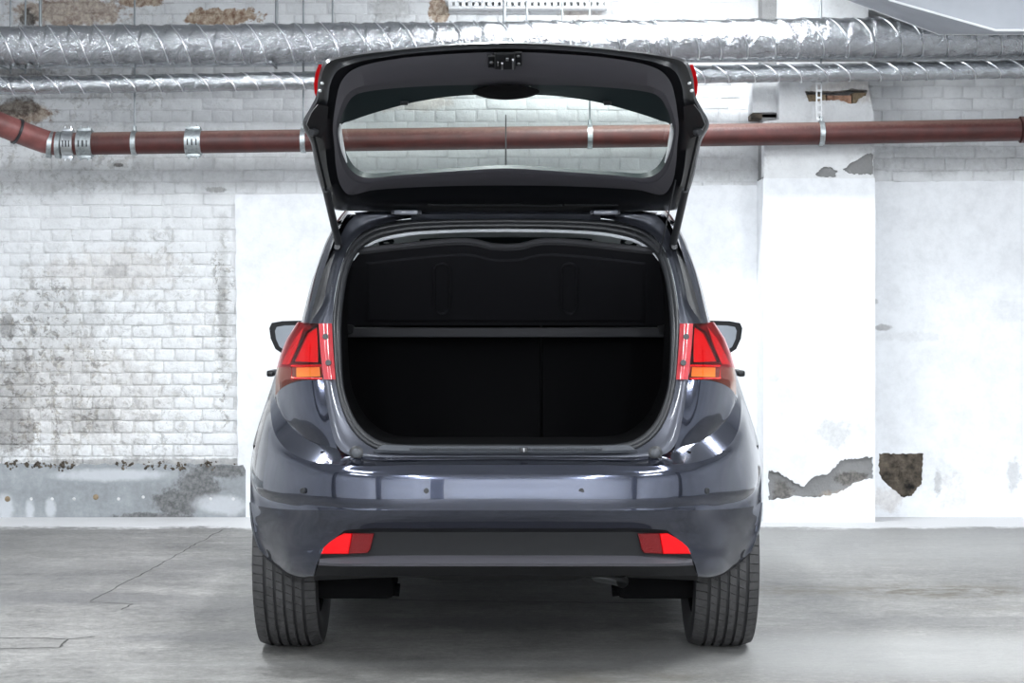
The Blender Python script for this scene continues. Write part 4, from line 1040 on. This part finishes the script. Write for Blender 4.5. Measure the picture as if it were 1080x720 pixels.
for r_, o_ in ((1, .02), (1, .052), (.88, .06), (.5, .05), (.0001, .045)):
    for k in range(n):
        a_ = 2*PI*k/n; sx = math.cos(a_); sy = math.sin(a_); vs.append(tg(36*r_*math.copysign(abs(sx)**1.0, sx)*(1 if abs(sx) < .98 else .98), 96.5+ (8.8 if sy > 0 else 7.5)*r_*math.copysign(abs(sy)**1.25, sy), o_))
cu.add(vs, [(i*n+k, i*n+(k+1) % n, (i+1)*n+(k+1) % n, (i+1)*n+k) for i in range(4) for k in range(n)])
part(cu, 'wiper_motor_cover', M['under'], 40, parent=tail)
for s in (1, -1):
    cl = MB(); tbox(cl, s*103, 106.5, s*111, 110.0, -.012, .0); part(cl, 'trim_clip', M['rubber'], 30, parent=tail)
    # red lamp section on the tailgate's edge
    f_ = [(194,68), (197.5,68), (200.5,76), (202.5,88), (202,97), (200.5,101.5), (198,100), (196,84)]
    mb = MB(); prism(mb, [tg(s*u, v, -.012) for u, v in f_], [tg(s*u*.99, v, -.05) for u, v in f_]); part(mb, 'edge_lamp', M['reflector'], 40, parent=tail)
    mb = MB()
    for u, v in ((193.5,87), (196,95)): mb.disc(tg(s*u, v, .022), NT, .0055, .005, 10)
    part(mb, 'lamp_screw', M['white_metal'], 40, parent=tail)
    # buffer block and its peg on the widest point of the frame
    mb = MB(); pts = [(188,112), (199,110), (206,119), (211,131), (204,143), (196,146), (190,135)]
    prism(mb, [tg(s*u*.995, v, .052) for u, v in pts], [tg(s*u, v, .02) for u, v in pts]); part(mb, 'hinge_shoulder', M['black_plastic'], 25, parent=tail)
    part(MB().disc(tg(s*201, 138, .05), (s*.5,-.8,-.3), .014, .02, 14), 'buffer', M['rubber'], parent=tail)
    # pale tube added in place of the reflection along the glass's side edge
    mb = MB(); mb.tube([tg(s*u, v, .03) for u, v in ((174.5,131), (175.5,141), (173.5,156), (168.5,171))], [.003,.009,.010,.004], 8); part(mb, 'glass_edge_glint', M['headliner'], 40, parent=tail)
    # hinges between roof and tailgate
    mb = MB(); mb.rbox((s*.33-.04, 6.06, 1.462), (s*.33+.04, 6.2, 1.478), .004); mb.tube([(s*.33-.05, 6.10, 1.472), (s*.33+.05, 6.10, 1.472)], .009, 8); part(mb, 'hinge', M['flange'], 40, parent=tail)
    # gas strut
    lo = Vector(P(s*176, 259, 6.05)); up = tg(s*203, 142, .06); mid = lo.lerp(up, .52)
    st = part(MB().tube([lo, mid], .0125, 12), 'gas_strut', M['rubber'])
    part(MB().tube([mid, up], .005, 8), 'piston_rod', M['paint_dark'], parent=st)
    part(MB().disc(lo+Vector((s*.004, .02, -.004)), (0,-1,0), .013, .04, 12), 'ball_joint', M['rubber'], parent=st)
# wiring clips along the hinge edge
for u0, u1, v in ((-82, 18, 216), (18, 60, 216.5), (62, 118, 216)):
    part(MB().tube([tg(u0, v, .035), tg((u0+u1)/2, v+.4, .035), tg(u1, v, .035), tg(u1+3, v-5, .035)], .004, 6), 'washer_hose', M['black_plastic'], parent=tail)

# parts that belong to parts were built in world space: give them the parent's inverse
bpy.context.view_layer.update()
for o in bpy.data.objects:
    if o.type == 'MESH' and o.parent and o.parent.type == 'MESH' and o.parent.parent is car:
        o.matrix_parent_inverse = o.parent.matrix_world.inverted()
    if o.type == 'MESH' and o.parent and o.parent.name.startswith('coupling'):
        o.matrix_parent_inverse = o.parent.matrix_world.inverted()
